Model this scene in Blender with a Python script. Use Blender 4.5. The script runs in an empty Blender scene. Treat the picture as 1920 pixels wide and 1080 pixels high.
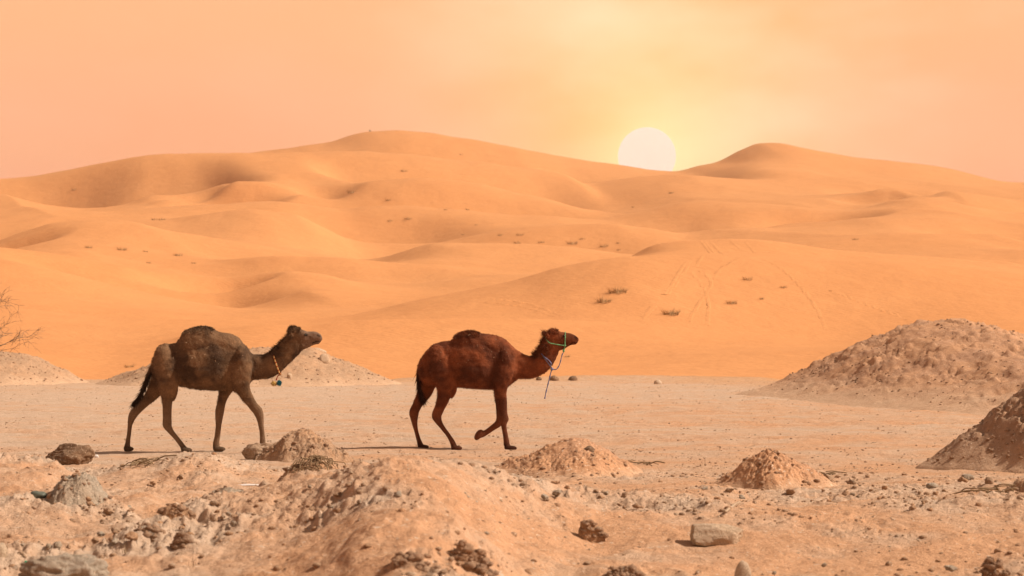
import bpy, bmesh, math, random
import numpy as np
from mathutils import Vector, Matrix

# ------------------------------------------------------------------ camera, sky, sun
scene = bpy.context.scene
col = scene.collection
F = 3450.0                      # focal length in photo pixels (1920 wide)
CAM_H = 1.6
HORIZON = 656.0                 # photo row of eye level
PITCH = math.atan((HORIZON - 540.0) / F)

cam_data = bpy.data.cameras.new('camera')
cam = bpy.data.objects.new('camera', cam_data)
col.objects.link(cam)
cam.location = (0, 0, CAM_H)
cam.rotation_euler = (math.radians(90) + PITCH, 0, 0)
cam_data.sensor_width = 36.0
cam_data.lens = 36.0 * F / 1920.0
cam_data.clip_start = 0.1
cam_data.clip_end = 20000
cam_data.dof.use_dof = True
cam_data.dof.focus_distance = 29.0
cam_data.dof.aperture_fstop = 3.5
scene.camera = cam

SUN_EL, SUN_AZ = math.radians(43), math.radians(93)   # azimuth clockwise from the view axis (+Y)
sun_dir = Vector((math.sin(SUN_AZ) * math.cos(SUN_EL), math.cos(SUN_AZ) * math.cos(SUN_EL), math.sin(SUN_EL)))
sl = bpy.data.lights.new('sunlight', 'SUN')
sl.energy = 5.0
sl.angle = math.radians(0.6)
sl.color = (1.0, 0.82, 0.665)
slo = bpy.data.objects.new('sunlight', sl)
col.objects.link(slo)
slo.rotation_euler = (-sun_dir).to_track_quat('-Z', 'Y').to_euler()
slo.location = (40, 10, 60)

DISC_PX = (1213, 293, 54)
world = bpy.data.worlds.new('World')
scene.world = world
world.use_nodes = True


def build_world():
    nt = world.node_tree
    nt.nodes.clear()
    N, L = nt.nodes.new, nt.links.new
    out = N('ShaderNodeOutputWorld')
    bg = N('ShaderNodeBackground')
    tc = N('ShaderNodeTexCoord')
    nrm = N('ShaderNodeVectorMath'); nrm.operation = 'NORMALIZE'
    L(tc.outputs['Generated'], nrm.inputs[0])
    sep = N('ShaderNodeSeparateXYZ')
    L(nrm.outputs[0], sep.inputs[0])
    # elevation ramp of a dusty sky: orange low down, duller and darker overhead
    ramp = N('ShaderNodeValToRGB')
    cr = ramp.color_ramp
    cr.interpolation = 'EASE'
    pts = [(0.0, (1.0, 0.375, 0.24)), (0.06, (1.0, 0.395, 0.235)), (0.11, (1.0, 0.425, 0.215)), (0.19, (1.0, 0.46, 0.205)),
           (0.34, (0.56, 0.31, 0.18)), (0.6, (0.22, 0.165, 0.135)), (1.0, (0.13, 0.115, 0.115))]
    cr.elements[0].position, cr.elements[0].color = pts[0][0], pts[0][1] + (1,)
    cr.elements[1].position, cr.elements[1].color = pts[-1][0], pts[-1][1] + (1,)
    for p, c in pts[1:-1]:
        e = cr.elements.new(p); e.color = c + (1,)
    L(sep.outputs['Z'], ramp.inputs[0])
    # the Nishita sky as the upper air behind the dust
    sky = N('ShaderNodeTexSky')
    sky.sky_type = 'NISHITA'
    sky.sun_disc = False
    sky.sun_elevation = SUN_EL
    sky.sun_rotation = SUN_AZ
    sky.dust_density = 5.0
    skm = N('ShaderNodeVectorMath'); skm.operation = 'SCALE'; skm.inputs['Scale'].default_value = 0.012
    L(sky.outputs[0], skm.inputs[0])
    # glow round the low sun disc
    v = pix_dir(DISC_PX[0], DISC_PX[1])
    dot = N('ShaderNodeVectorMath'); dot.operation = 'DOT_PRODUCT'
    L(nrm.outputs[0], dot.inputs[0]); dot.inputs[1].default_value = v
    ac = N('ShaderNodeMath'); ac.operation = 'ARCCOSINE'
    L(dot.outputs['Value'], ac.inputs[0])

    def glow(width, colr):
        m = N('ShaderNodeMath'); m.operation = 'DIVIDE'; L(ac.outputs[0], m.inputs[0]); m.inputs[1].default_value = width
        m2 = N('ShaderNodeMath'); m2.operation = 'POWER'; L(m.outputs[0], m2.inputs[0]); m2.inputs[1].default_value = 1.5
        m3 = N('ShaderNodeMath'); m3.operation = 'MULTIPLY'; L(m2.outputs[0], m3.inputs[0]); m3.inputs[1].default_value = -1
        m4 = N('ShaderNodeMath'); m4.operation = 'EXPONENT'; L(m3.outputs[0], m4.inputs[0])
        s = N('ShaderNodeVectorMath'); s.operation = 'SCALE'; s.inputs[0].default_value = colr
        L(m4.outputs[0], s.inputs['Scale'])
        return s.outputs[0]
    g1 = glow(math.radians(4.8), (0.03, 0.20, 0.0))
    g2 = glow(math.radians(1.5), (0.05, 0.24, 0.16))
    # faint thin cloud streaks
    mp = N('ShaderNodeMapping'); mp.inputs['Scale'].default_value = (7, 7, 17)
    mp.inputs['Rotation'].default_value = (0, math.radians(-28), 0)
    L(nrm.outputs[0], mp.inputs[0])
    nz = N('ShaderNodeTexNoise'); nz.inputs['Scale'].default_value = 1.1; nz.inputs['Detail'].default_value = 4
    L(mp.outputs[0], nz.inputs['Vector'])
    cl = N('ShaderNodeMapRange'); cl.inputs[1].default_value = 0.36; cl.inputs[2].default_value = 0.78
    cl.inputs[3].default_value = 0; cl.inputs[4].default_value = 1
    L(nz.outputs['Fac'], cl.inputs[0])
    # thin cloud lit brightest above the sun
    dot2 = N('ShaderNodeVectorMath'); dot2.operation = 'DOT_PRODUCT'
    L(nrm.outputs[0], dot2.inputs[0]); dot2.inputs[1].default_value = pix_dir(1300, 30)
    near = N('ShaderNodeMapRange'); near.interpolation_type = 'SMOOTHSTEP'
    near.inputs[1].default_value = math.cos(math.radians(11)); near.inputs[2].default_value = math.cos(math.radians(0.5))
    near.inputs[3].default_value = 0.25; near.inputs[4].default_value = 1.6
    L(dot2.outputs['Value'], near.inputs[0])
    cm = N('ShaderNodeMath'); cm.operation = 'MULTIPLY'
    L(cl.outputs[0], cm.inputs[0]); L(near.outputs[0], cm.inputs[1])
    cs = N('ShaderNodeVectorMath'); cs.operation = 'SCALE'; cs.inputs[0].default_value = (0.02, 0.13, 0.13)
    L(cm.outputs[0], cs.inputs['Scale'])
    acc = ramp.outputs[0]
    for o in (skm.outputs[0], g1, g2, cs.outputs[0]):
        a = N('ShaderNodeVectorMath'); a.operation = 'ADD'
        L(acc, a.inputs[0]); L(o, a.inputs[1]); acc = a.outputs[0]
    L(acc, bg.inputs['Color'])
    bg.inputs['Strength'].default_value = 0.86
    L(bg.outputs[0], out.inputs[0])


def pix_dir(px, py):
    u, v = (px - 960.0) / F, (540.0 - py) / F
    c, s = math.cos(PITCH), math.sin(PITCH)
    d = Vector((u, c - v * s, s + v * c))
    return d.normalized()


build_world()
scene.view_settings.view_transform = 'Standard'
scene.view_settings.look = 'None'
scene.view_settings.exposure = 0.33
scene.view_settings.gamma = 1.0
scene.view_settings.use_curve_mapping = False
scene.render.engine = 'CYCLES'
scene.cycles.max_bounces = 5
scene.cycles.diffuse_bounces = 3
scene.cycles.transparent_max_bounces = 8
scene.cycles.use_denoising = True

# ------------------------------------------------------------------ helpers
def U(px):
    return (np.asarray(px, float) - 960.0) / F


def Zpx(py, d):
    """height of the point seen at row py at forward distance d"""
    v = (540.0 - np.asarray(py, float)) / F
    c, s = math.cos(PITCH), math.sin(PITCH)
    return CAM_H + d * (s + v * c) / (c - v * s)


def Xpx(px, py, d):
    v = (540.0 - np.asarray(py, float)) / F
    c, s = math.cos(PITCH), math.sin(PITCH)
    return d * U(px) / (c - v * s)


def hash2(ix, iy, seed):
    n = (ix.astype(np.int64) * 374761393 + iy.astype(np.int64) * 668265263 + seed * 1442695041) & 0xFFFFFFFF
    n = ((n ^ (n >> 13)) * 1274126177) & 0xFFFFFFFF
    n = n ^ (n >> 16)
    return (n & 0xFFFFFF) / float(0xFFFFFF)


def vnoise(x, y, seed=0):
    x = np.asarray(x, float); y = np.asarray(y, float)
    ix, iy = np.floor(x), np.floor(y)
    fx, fy = x - ix, y - iy
    fx = fx * fx * fx * (fx * (fx * 6 - 15) + 10); fy = fy * fy * fy * (fy * (fy * 6 - 15) + 10)
    a, b = hash2(ix, iy, seed), hash2(ix + 1, iy, seed)
    c, d = hash2(ix, iy + 1, seed), hash2(ix + 1, iy + 1, seed)
    return (a + (b - a) * fx + (c - a) * fy + (a - b - c + d) * fx * fy) * 2 - 1


def fbm(x, y, seed=0, octs=4, gain=0.5):
    s, amp, tot = 0, 1.0, 0
    c, sn = math.cos(0.6), math.sin(0.6)
    for k in range(octs):
        s = s + amp * vnoise(x, y, seed + 17 * k); tot += amp
        x, y = 2.03 * (c * x - sn * y) + 3.1, 2.03 * (sn * x + c * y) + 7.7
        amp *= gain
    return s / tot


def noise3(p, seed=0):
    x, y, z = p[:, 0], p[:, 1], p[:, 2]
    return (vnoise(x + 0.37 * z, y - 0.21 * z, seed) + vnoise(y + 5.2 + 0.3 * x, z + 1.7, seed + 5) + vnoise(z + 9.1, x + 0.25 * y + 2.2, seed + 9)) / 1.9


def pchip(xs, ys, x):
    """monotone cubic; xs (n,), ys (n,) ; x any"""
    xs = np.asarray(xs, float); ys = np.asarray(ys, float)
    h = np.diff(xs); dl = np.diff(ys) / h
    m = np.zeros_like(ys)
    m[0], m[-1] = dl[0], dl[-1]
    for i in range(1, len(xs) - 1):
        if dl[i - 1] * dl[i] > 0:
            w1, w2 = 2 * h[i] + h[i - 1], h[i] + 2 * h[i - 1]
            m[i] = (w1 + w2) / (w1 / dl[i - 1] + w2 / dl[i])
    x = np.clip(np.asarray(x, float), xs[0], xs[-1])
    k = np.clip(np.searchsorted(xs, x, side='right') - 1, 0, len(xs) - 2)
    t = (x - xs[k]) / h[k]
    return ((1 + 2 * t) * (1 - t) ** 2 * ys[k] + t * (1 - t) ** 2 * h[k] * m[k] + t * t * (3 - 2 * t) * ys[k + 1] + t * t * (t - 1) * h[k] * m[k + 1])


def mesh_obj(name, verts, faces, mat=None, parent=None, smooth=True, attr=None):
    me = bpy.data.meshes.new(name)
    verts = np.asarray(verts, np.float32).reshape(-1, 3)
    if isinstance(faces, np.ndarray):
        nf, k = faces.shape
        me.vertices.add(len(verts)); me.vertices.foreach_set('co', verts.ravel())
        me.loops.add(nf * k); me.loops.foreach_set('vertex_index', faces.astype(np.int32).ravel())
        me.polygons.add(nf)
        me.polygons.foreach_set('loop_start', np.arange(0, nf * k, k, dtype=np.int32))
        me.update(calc_edges=True)
    else:
        me.from_pydata(verts.tolist(), [], faces)
    me.validate()
    if smooth:
        me.polygons.foreach_set('use_smooth', np.ones(len(me.polygons), bool))
    if attr:
        for an, vals in attr.items():
            vals = np.asarray(vals, np.float32)
            if vals.ndim == 1:
                a = me.attributes.new(an, 'FLOAT', 'POINT'); a.data.foreach_set('value', vals)
            else:
                a = me.attributes.new(an, 'FLOAT_COLOR', 'POINT')
                a.data.foreach_set('color', np.hstack([vals, np.ones((len(vals), 1), np.float32)]).ravel())
    if mat:
        me.materials.append(mat)
    o = bpy.data.objects.new(name, me)
    col.objects.link(o)
    if parent:
        o.parent = parent
    return o


def grid_faces(nr, nc):
    i = np.arange(nr * nc).reshape(nr, nc)
    return np.stack([i[:-1, :-1].ravel(), i[:-1, 1:].ravel(), i[1:, 1:].ravel(), i[1:, :-1].ravel()], 1)


def tag(o, label=None, cat=None, group=None, kind=None):
    if label: o['label'] = label
    if cat: o['category'] = cat
    if group: o['group'] = group
    if kind: o['kind'] = kind
    return o


def empty(name, loc, rz=0.0):
    o = bpy.data.objects.new(name, None)
    o.empty_display_size = 0.2
    col.objects.link(o)
    o.location = loc
    o.rotation_euler = (0, 0, rz)
    return o


# ------------------------------------------------------------------ materials
def new_mat(name, rough=0.95, spec=0.15):
    m = bpy.data.materials.new(name)
    m.use_nodes = True
    b = m.node_tree.nodes['Principled BSDF']
    b.inputs['Roughness'].default_value = rough
    b.inputs['Specular IOR Level'].default_value = spec
    return m, m.node_tree, b


def nn(nt, t, **kw):
    n = nt.nodes.new(t)
    for k, v in kw.items():
        setattr(n, k, v)
    return n


def noise_node(nt, vec, scale, detail=4, rough=0.55, lo=0.35, hi=0.65):
    n = nn(nt, 'ShaderNodeTexNoise')
    n.inputs['Scale'].default_value = scale
    n.inputs['Detail'].default_value = detail
    n.inputs['Roughness'].default_value = rough
    nt.links.new(vec, n.inputs['Vector'])
    r = nn(nt, 'ShaderNodeMapRange')
    r.inputs[1].default_value, r.inputs[2].default_value = lo, hi
    nt.links.new(n.outputs['Fac'], r.inputs[0])
    return r.outputs[0]


def mix(nt, fac, a, b, blend='MIX'):
    m = nn(nt, 'ShaderNodeMix', data_type='RGBA', blend_type=blend)
    if isinstance(fac, (int, float)): m.inputs[0].default_value = fac
    else: nt.links.new(fac, m.inputs[0])
    for sock, v in ((m.inputs[6], a), (m.inputs[7], b)):
        if isinstance(v, tuple): sock.default_value = v + (1,) if len(v) == 3 else v
        else: nt.links.new(v, sock)
    return m.outputs[2]


def bump(nt, b, heights, dist):
    prev = None
    for h, strength, dd in heights:
        bn = nn(nt, 'ShaderNodeBump')
        bn.inputs['Strength'].default_value = strength
        bn.inputs['Distance'].default_value = dd
        nt.links.new(h, bn.inputs['Height'])
        if prev: nt.links.new(prev, bn.inputs['Normal'])
        prev = bn.outputs[0]
    nt.links.new(prev, b.inputs['Normal'])


def pos_vec(nt, obj=False):
    if obj:
        return nn(nt, 'ShaderNodeTexCoord').outputs['Object']
    return nn(nt, 'ShaderNodeNewGeometry').outputs['Position']


SAND = (0.52, 0.265, 0.125)
PALE = (0.50, 0.36, 0.25)


def earth_material(name, pale, sand, dark, use_attr=True, scale=1.0):
    m, nt, b = new_mat(name)
    p = pos_vec(nt)
    big = noise_node(nt, p, 0.9 * scale, 5, 0.6, 0.38, 0.62)
    if use_attr:
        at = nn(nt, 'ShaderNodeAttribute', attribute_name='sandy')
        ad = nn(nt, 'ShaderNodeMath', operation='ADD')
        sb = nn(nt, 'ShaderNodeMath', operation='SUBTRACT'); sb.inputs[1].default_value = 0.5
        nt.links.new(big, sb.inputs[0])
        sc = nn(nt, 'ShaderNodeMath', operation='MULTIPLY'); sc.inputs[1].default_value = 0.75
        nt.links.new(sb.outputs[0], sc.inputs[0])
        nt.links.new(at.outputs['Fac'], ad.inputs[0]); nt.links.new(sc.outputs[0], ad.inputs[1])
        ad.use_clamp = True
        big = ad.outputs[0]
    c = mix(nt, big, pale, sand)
    if name.startswith('mound'):
        te = nn(nt, 'ShaderNodeAttribute', attribute_name='toe')
        c = mix(nt, te.outputs['Fac'], c, (0.57, 0.40, 0.27))
    if name == 'desert_ground':
        dr = nn(nt, 'ShaderNodeAttribute', attribute_name='drift')
        c = mix(nt, dr.outputs['Fac'], c, (0.57, 0.315, 0.145))
    mid = noise_node(nt, p, 7 * scale, 5, 0.65, 0.35, 0.7)
    c = mix(nt, mid, c, mix(nt, 1.0, c, (0.80, 0.76, 0.72), 'MULTIPLY'))
    sp = noise_node(nt, p, 38 * scale, 3, 0.7, 0.60, 0.70)
    c = mix(nt, sp, c, dark)
    lt = noise_node(nt, p, 23 * scale, 2, 0.6, 0.63, 0.70)
    c = mix(nt, lt, c, (0.62, 0.49, 0.37))
    nt.links.new(c, b.inputs['Base Color'])
    f1 = noise_node(nt, p, 14 * scale, 6, 0.7, 0.2, 0.8)
    f2 = noise_node(nt, p, 60 * scale, 3, 0.7, 0.2, 0.8)
    hs_ = [(f1, 0.7, 0.05), (f2, 0.5, 0.015)]
    if name.startswith('mound'):
        f0 = noise_node(nt, p, 4.5, 6, 0.75, 0.2, 0.8)
        hs_ = [(f0, 0.45, 0.07), (f1, 0.4, 0.04), (f2, 0.35, 0.012)]
    bump(nt, b, hs_, 0.02)
    return m


def dune_material():
    m, nt, b = new_mat('dune_sand')
    p = pos_vec(nt)
    a = noise_node(nt, p, 0.012, 5, 0.55, 0.3, 0.7)
    c = mix(nt, a, (0.585, 0.272, 0.104), (0.595, 0.290, 0.118))
    bb = noise_node(nt, p, 0.11, 5, 0.6, 0.3, 0.75)
    c = mix(nt, bb, c, mix(nt, 1.0, c, (0.93, 0.91, 0.90), 'MULTIPLY'))
    nt.links.new(c, b.inputs['Base Color'])
    wv = nn(nt, 'ShaderNodeTexWave', wave_type='BANDS', bands_direction='DIAGONAL')
    wv.inputs['Scale'].default_value = 0.55; wv.inputs['Distortion'].default_value = 9
    wv.inputs['Detail'].default_value = 3; wv.inputs['Detail Scale'].default_value = 0.6
    nt.links.new(p, wv.inputs['Vector'])
    f = noise_node(nt, p, 0.25, 4, 0.6, 0.2, 0.8)
    bump(nt, b, [(f, 0.25, 0.8), (wv.outputs['Fac'], 0.10, 0.25)], 1)
    return m


M = {}
M['dune'] = dune_material()
M['ground'] = earth_material('desert_ground', (0.59, 0.45, 0.335), (0.61, 0.365, 0.215), (0.28, 0.17, 0.11))
M['mound'] = earth_material('mound_earth', (0.47, 0.285, 0.18), (0.54, 0.315, 0.18), (0.15, 0.08, 0.05))
M['mound_far'] = earth_material('mound_earth_far', (0.42, 0.285, 0.185), (0.50, 0.315, 0.19), (0.14, 0.085, 0.055))
M['mound_dark'] = earth_material('mound_earth_dark', (0.40, 0.265, 0.175), (0.50, 0.30, 0.175), (0.12, 0.07, 0.045))
M['clod'] = earth_material('clod_earth', (0.46, 0.335, 0.235), (0.51, 0.31, 0.18), (0.22, 0.135, 0.085), False, 1.6)
M['grey_clod'] = earth_material('grey_clod_earth', (0.48, 0.42, 0.34), (0.44, 0.35, 0.26), (0.21, 0.18, 0.13), False, 1.6)
M['brown_rock'] = earth_material('brown_rock', (0.22, 0.15, 0.10), (0.30, 0.19, 0.115), (0.10, 0.065, 0.045), False, 2)
M['gravel'] = earth_material('gravel_stone', (0.38, 0.26, 0.18), (0.45, 0.29, 0.185), (0.19, 0.12, 0.08), False, 2)
M['pale_stone'] = earth_material('pale_stone', (0.64, 0.52, 0.39), (0.60, 0.45, 0.31), (0.36, 0.26, 0.18), False, 2)


def flat_mat(name, colr, var=0.25, scale=30, rough=0.85, spec=0.2):
    m, nt, b = new_mat(name, rough, spec)
    p = pos_vec(nt, True)
    n = noise_node(nt, p, scale, 3, 0.6, 0.3, 0.7)
    c = mix(nt, n, colr, tuple(x * (1 - var) for x in colr))
    nt.links.new(c, b.inputs['Base Color'])
    return m


M['dry_grass'] = flat_mat('dry_grass', (0.46, 0.31, 0.15), 0.5, 3)
M['twig'] = flat_mat('twig_bark', (0.30, 0.21, 0.14), 0.35, 6)
M['straw'] = flat_mat('dry_straw', (0.30, 0.21, 0.12), 0.4, 20)

# ------------------------------------------------------------------ dunes
# every ridge: the line its crest draws in the photograph and how far away the dune stands
PXC = np.concatenate([np.arange(-1500, -60, 24), np.arange(-60, 1981, 4), np.arange(2004, 3500, 24)]).astype(float)
RIDGES = [
    # (distance, crest points (px, py), dip of the hollow behind it in m)
    (112, [(-1500, 724), (0, 724), (700, 722), (960, 716), (1400, 714), (1920, 716), (3500, 720)], 0.0),
    (138, [(-1500, 690), (0, 676), (200, 690), (300, 684), (420, 676), (640, 690), (760, 690), (900, 684), (1010, 681), (1160, 676), (1360, 662), (1560, 654), (1750, 640), (1920, 640), (3500, 660)], 0.5),
    (175, [(-1500, 630), (0, 640), (100, 644), (200, 647), (290, 642), (350, 628), (420, 616), (500, 609), (560, 611), (640, 603), (700, 599), (800, 597), (900, 596), (1000, 598), (1140, 604), (1260, 613), (1410, 626), (1560, 634), (1700, 622), (1800, 606), (1860, 600), (1920, 598), (2200, 590), (3500, 610)], 2.2),
    (258, [(-1500, 560), (0, 578), (200, 592), (420, 598), (560, 597), (640, 592), (700, 582), (790, 562), (900, 540), (970, 525), (1060, 499), (1130, 486), (1180, 480), (1240, 478), (1300, 478), (1380, 480), (1450, 483), (1560, 490), (1710, 496), (1920, 512), (2200, 530), (3500, 490)], [(-1500, 2), (500, 2), (640, 4), (1080, 4), (1180, 0.4), (3500, 0.4)]),
    (296, [(-1500, 545), (0, 560), (200, 578), (420, 590), (560, 585), (700, 580), (900, 548), (1060, 508), (1130, 490), (1180, 479), (1212, 461), (1240, 454), (1285, 449), (1385, 446), (1450, 450), (1560, 464), (1710, 475), (1810, 485), (1920, 499), (2200, 520), (3500, 480)], [(-1500, 1), (1000, 1), (1185, 6), (1500, 7), (3500, 6)]),
    (345, [(-1500, 470), (-200, 482), (0, 492), (100, 513), (225, 540), (350, 566), (450, 580), (540, 560), (575, 548), (650, 552), (760, 560), (900, 556), (1100, 545), (1400, 520), (1920, 520), (3500, 470)], [(-1500, 1), (0, 1), (150, 3), (430, 3), (520, 1), (3500, 1)]),
    (400, [(-1500, 470), (-200, 462), (0, 469), (100, 480), (200, 500), (275, 514), (350, 520), (430, 524), (480, 521), (525, 516), (590, 521), (650, 535), (750, 545), (900, 530), (1200, 512), (1500, 500), (1700, 490), (1860, 486), (1920, 496), (2100, 500), (3500, 440)], [(-1500, 1.5), (380, 1.5), (450, 4), (560, 3), (700, 1), (3500, 2)]),
    (455, [(-1500, 440), (-100, 478), (100, 480), (300, 502), (400, 500), (460, 491), (520, 485), (600, 487), (680, 494), (800, 500), (960, 510), (1200, 505), (1500, 485), (1920, 470), (3500, 430)], [(-1500, 0.5), (350, 0.5), (480, 2), (640, 1.5), (800, 0.5), (3500, 1)]),
    (520, [(-1500, 450), (-200, 480), (-40, 470), (0, 458), (50, 441), (104, 425), (160, 420), (230, 421), (300, 436), (380, 449), (480, 462), (600, 486), (690, 492), (760, 470), (810, 457), (875, 455), (960, 458), (1060, 466), (1145, 478), (1250, 488), (1400, 470), (1600, 452), (1750, 446), (1850, 440), (1920, 466), (2100, 470), (3500, 420)], [(-1500, 3), (0, 4.5), (200, 5), (320, 2), (560, 1), (700, 1.5), (780, 6), (1100, 5), (1250, 1), (1750, 1), (1850, 4), (1920, 4), (3500, 3)]),
    (620, [(-1500, 390), (-100, 420), (0, 424), (150, 422), (300, 420), (400, 402), (470, 390), (540, 392), (600, 418), (650, 440), (720, 451), (820, 452), (900, 440), (960, 430), (1050, 424), (1135, 419), (1200, 427), (1290, 442), (1400, 432), (1560, 420), (1650, 408), (1760, 412), (1920, 428), (3500, 390)], [(-1500, 0.5), (300, 0.5), (420, 2), (560, 3), (780, 3), (900, 0.5), (1080, 0.5), (1160, 3), (1290, 2.5), (1450, 0.5), (3500, 0.5)]),
    (715, [(-1500, 380), (-100, 392), (0, 392), (150, 392), (260, 384), (400, 378), (500, 374), (570, 383), (640, 392), (760, 391), (900, 399), (1000, 404), (1110, 412), (1200, 402), (1300, 389), (1385, 387), (1460, 390), (1560, 400), (1620, 394), (1690, 380), (1750, 379), (1850, 394), (1920, 404), (2100, 400), (3500, 370)], [(-1500, 1), (300, 1), (480, 4), (600, 2.5), (1000, 3), (1130, 1), (1250, 2), (1400, 2.5), (1560, 1), (1640, 4), (1760, 4), (1920, 2), (3500, 1)]),
    (800, [(-1500, 370), (-100, 362), (0, 370), (75, 380), (150, 384), (220, 381), (270, 368), (330, 361), (380, 355), (437, 342), (520, 344), (600, 355), (650, 348), (700, 339), (780, 334), (850, 340), (950, 358), (1020, 376), (1085, 400), (1140, 408), (1300, 384), (1500, 378), (1600, 372), (1640, 363), (1668, 356), (1700, 358), (1745, 371), (1775, 358), (1830, 354), (1920, 361), (2100, 356), (3500, 360)], [(-1500, 4), (0, 4), (200, 6), (400, 5), (450, 0), (620, 0), (680, 5), (850, 6), (1020, 5), (1110, 1), (1300, 0.5), (1600, 0.5), (1660, 5), (1760, 5), (1850, 3), (3500, 2)]),
    (960, [(-1500, 372), (-400, 352), (-100, 341), (0, 336), (45, 334), (100, 326), (200, 305), (260, 293), (310, 286), (400, 284), (490, 286), (560, 283.5), (620, 281), (680, 282.5), (750, 288), (850, 300), (950, 313), (1050, 328), (1090, 346), (1150, 339), (1210, 333), (1270, 330), (1350, 334), (1450, 338), (1600, 346), (1800, 354), (1920, 357), (2200, 360), (3500, 350)], [(-1500, 0), (470, 0), (540, 3), (800, 5), (1050, 3), (1100, 5), (1250, 4), (1400, 0.3), (3500, 0.3)]),
    (1180, [(-1500, 390), (-400, 370), (0, 350), (300, 318), (430, 296), (490, 286), (560, 275.5), (620, 265), (660, 252), (690, 246), (730, 244.5), (790, 249), (860, 259), (960, 276), (1060, 294), (1160, 310), (1262, 322), (1310, 311), (1340, 305), (1390, 281), (1425, 269), (1450, 268.5), (1500, 277), (1580, 292), (1680, 303), (1760, 315), (1810, 328), (1850, 339), (1900, 345), (1960, 346), (2200, 352), (3500, 380)], 20.0),
]


def smooth1(a, k):
    ker = np.hanning(2 * k + 3)[1:-1]; ker /= ker.sum()
    return np.convolve(np.pad(a, k, mode='edge'), ker, mode='valid')


DD = np.concatenate([np.linspace(95, 145, 36)[:-1], np.linspace(145, 290, 110)[:-1], np.linspace(290, 560, 120)[:-1],
                     np.linspace(560, 1020, 130)[:-1], np.linspace(1020, 1230, 50)[:-1], np.geomspace(1230, 5000, 24)])


def build_dune_grid():
    nc = len(PXC)
    ks, hs = [95.0], [np.full(nc, -3.2)]
    prev_d, prev_z = None, None
    for d, pts, dip in RIDGES:
        py = pchip([p[0] for p in pts], [p[1] for p in pts], PXC)
        py = smooth1(py, 3)
        z = Zpx(py, d)
        if prev_d is not None:
            dm = prev_d + (d - prev_d) * 0.36
            lin = prev_z + (z - prev_z) * 0.36
            # hollow behind the nearer crest: never above the straight rise, lower where a ridge really hides ground
            w = np.clip(pd / 2.5, 0, 1)
            zt = lin * (1 - w) + np.minimum(lin, prev_z - pd * 0.42) * w
            zt = np.where(z > prev_z, zt, np.minimum(lin, z) - pd * 0.3)
            ks.append(dm); hs.append(smooth1(zt, 14))
        ks.append(float(d)); hs.append(z)
        pd = smooth1(np.interp(PXC, [q[0] for q in dip], [q[1] for q in dip]), 6) if isinstance(dip, list) else np.full(nc, float(dip))
        prev_d, prev_z = d, z
    ks += [1420.0, 2000.0, 5000.0]
    hs += [prev_z * 0.80, prev_z * 0.35, prev_z * 0 + 2.0]
    ks = np.array(ks); hs = np.array(hs)            # (k, columns)
    # cubic along distance with a kink at every crest; spurs run obliquely down towards the viewer
    h = np.diff(ks)[:, None]; dl = np.diff(hs, axis=0) / h
    m = np.zeros_like(hs); m[0], m[-1] = dl[0], dl[-1]
    w1 = 2 * h[1:] + h[:-1]; w2 = h[1:] + 2 * h[:-1]
    with np.errstate(divide='ignore', invalid='ignore'):
        mm = (w1 + w2) / (w1 / dl[:-1] + w2 / dl[1:])
    m[1:-1] = np.where(dl[:-1] * dl[1:] > 0, np.nan_to_num(mm), 0)
    mL, mR = m.copy(), m.copy()
    peak = (dl[:-1] > 0) & (dl[1:] < 0)
    mL[1:-1] = np.where(peak, 0.55 * dl[:-1], mL[1:-1]); mR[1:-1] = np.where(peak, 0.8 * dl[1:], mR[1:-1])
    for A in (mL, mR):
        for k in range(1, len(ks) - 1):
            A[k] = smooth1(A[k], 22)
        lim = 2.6 * np.minimum(np.abs(dl[:-1]), np.abs(dl[1:])) + 0.12 * np.maximum(np.abs(dl[:-1]), np.abs(dl[1:]))
        A[1:-1] = np.clip(A[1:-1], -lim, lim)
        for k in range(1, len(ks) - 1):
            A[k] = smooth1(A[k], 34)
    Z = np.empty((len(DD), nc))
    rs = np.random.default_rng(4).uniform(0.7, 1.3, len(ks))
    for r, d in enumerate(DD):
        k = int(np.clip(np.searchsorted(ks, d, side='right') - 1, 0, len(ks) - 2))
        t = (d - ks[k]) / (ks[k + 1] - ks[k]); hk = ks[k + 1] - ks[k]
        sh = 95.0 * rs[k] * np.clip((ks[k] - 150) / 200, 0, 1)
        near_px, far_px = PXC + sh * t * 0.7, PXC - sh * (1 - t)
        f = lambda A, q: np.interp(q, PXC, A)
        Z[r] = ((1 + 2 * t) * (1 - t) ** 2 * f(hs[k], near_px) + t * (1 - t) ** 2 * hk * f(mR[k], near_px)
                + t * t * (3 - 2 * t) * f(hs[k + 1], far_px) + t * t * (t - 1) * hk * f(mL[k + 1], far_px))
    X = DD[:, None] * U(PXC)[None, :]
    Y = np.repeat(DD[:, None], nc, 1)
    amp = np.clip((Y - 100) / 500, 0.05, 1.0)
    und = 1.6 * (0.30 - np.abs(fbm((X + 0.55 * Y) / 95, (Y - 0.55 * X) / 300, 14, 2))) + 0.3 * fbm((X + 0.5 * Y) / 62, (Y - 0.5 * X) / 170, 15, 2)
    Z = Z + np.clip((Y - 230) / 420, 0, 1) * np.clip((930 - Y) / 130, 0.2, 1) * 4.2 * und
    Z = Z + amp * (0.9 * fbm(X / 42, Y / 60, 3, 3) + 0.25 * fbm(X / 13, Y / 20, 8, 3))
    return X, Y, Z


DX, DY, DZ = build_dune_grid()


def face_distance(px, py, dmin):
    """distance of the dune surface seen at a photo pixel"""
    j = int(np.argmin(np.abs(PXC - px)))
    ok = (DD > dmin) & (DZ[:, j] >= Zpx(py, DD))
    return float(DD[np.argmax(ok)])


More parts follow.
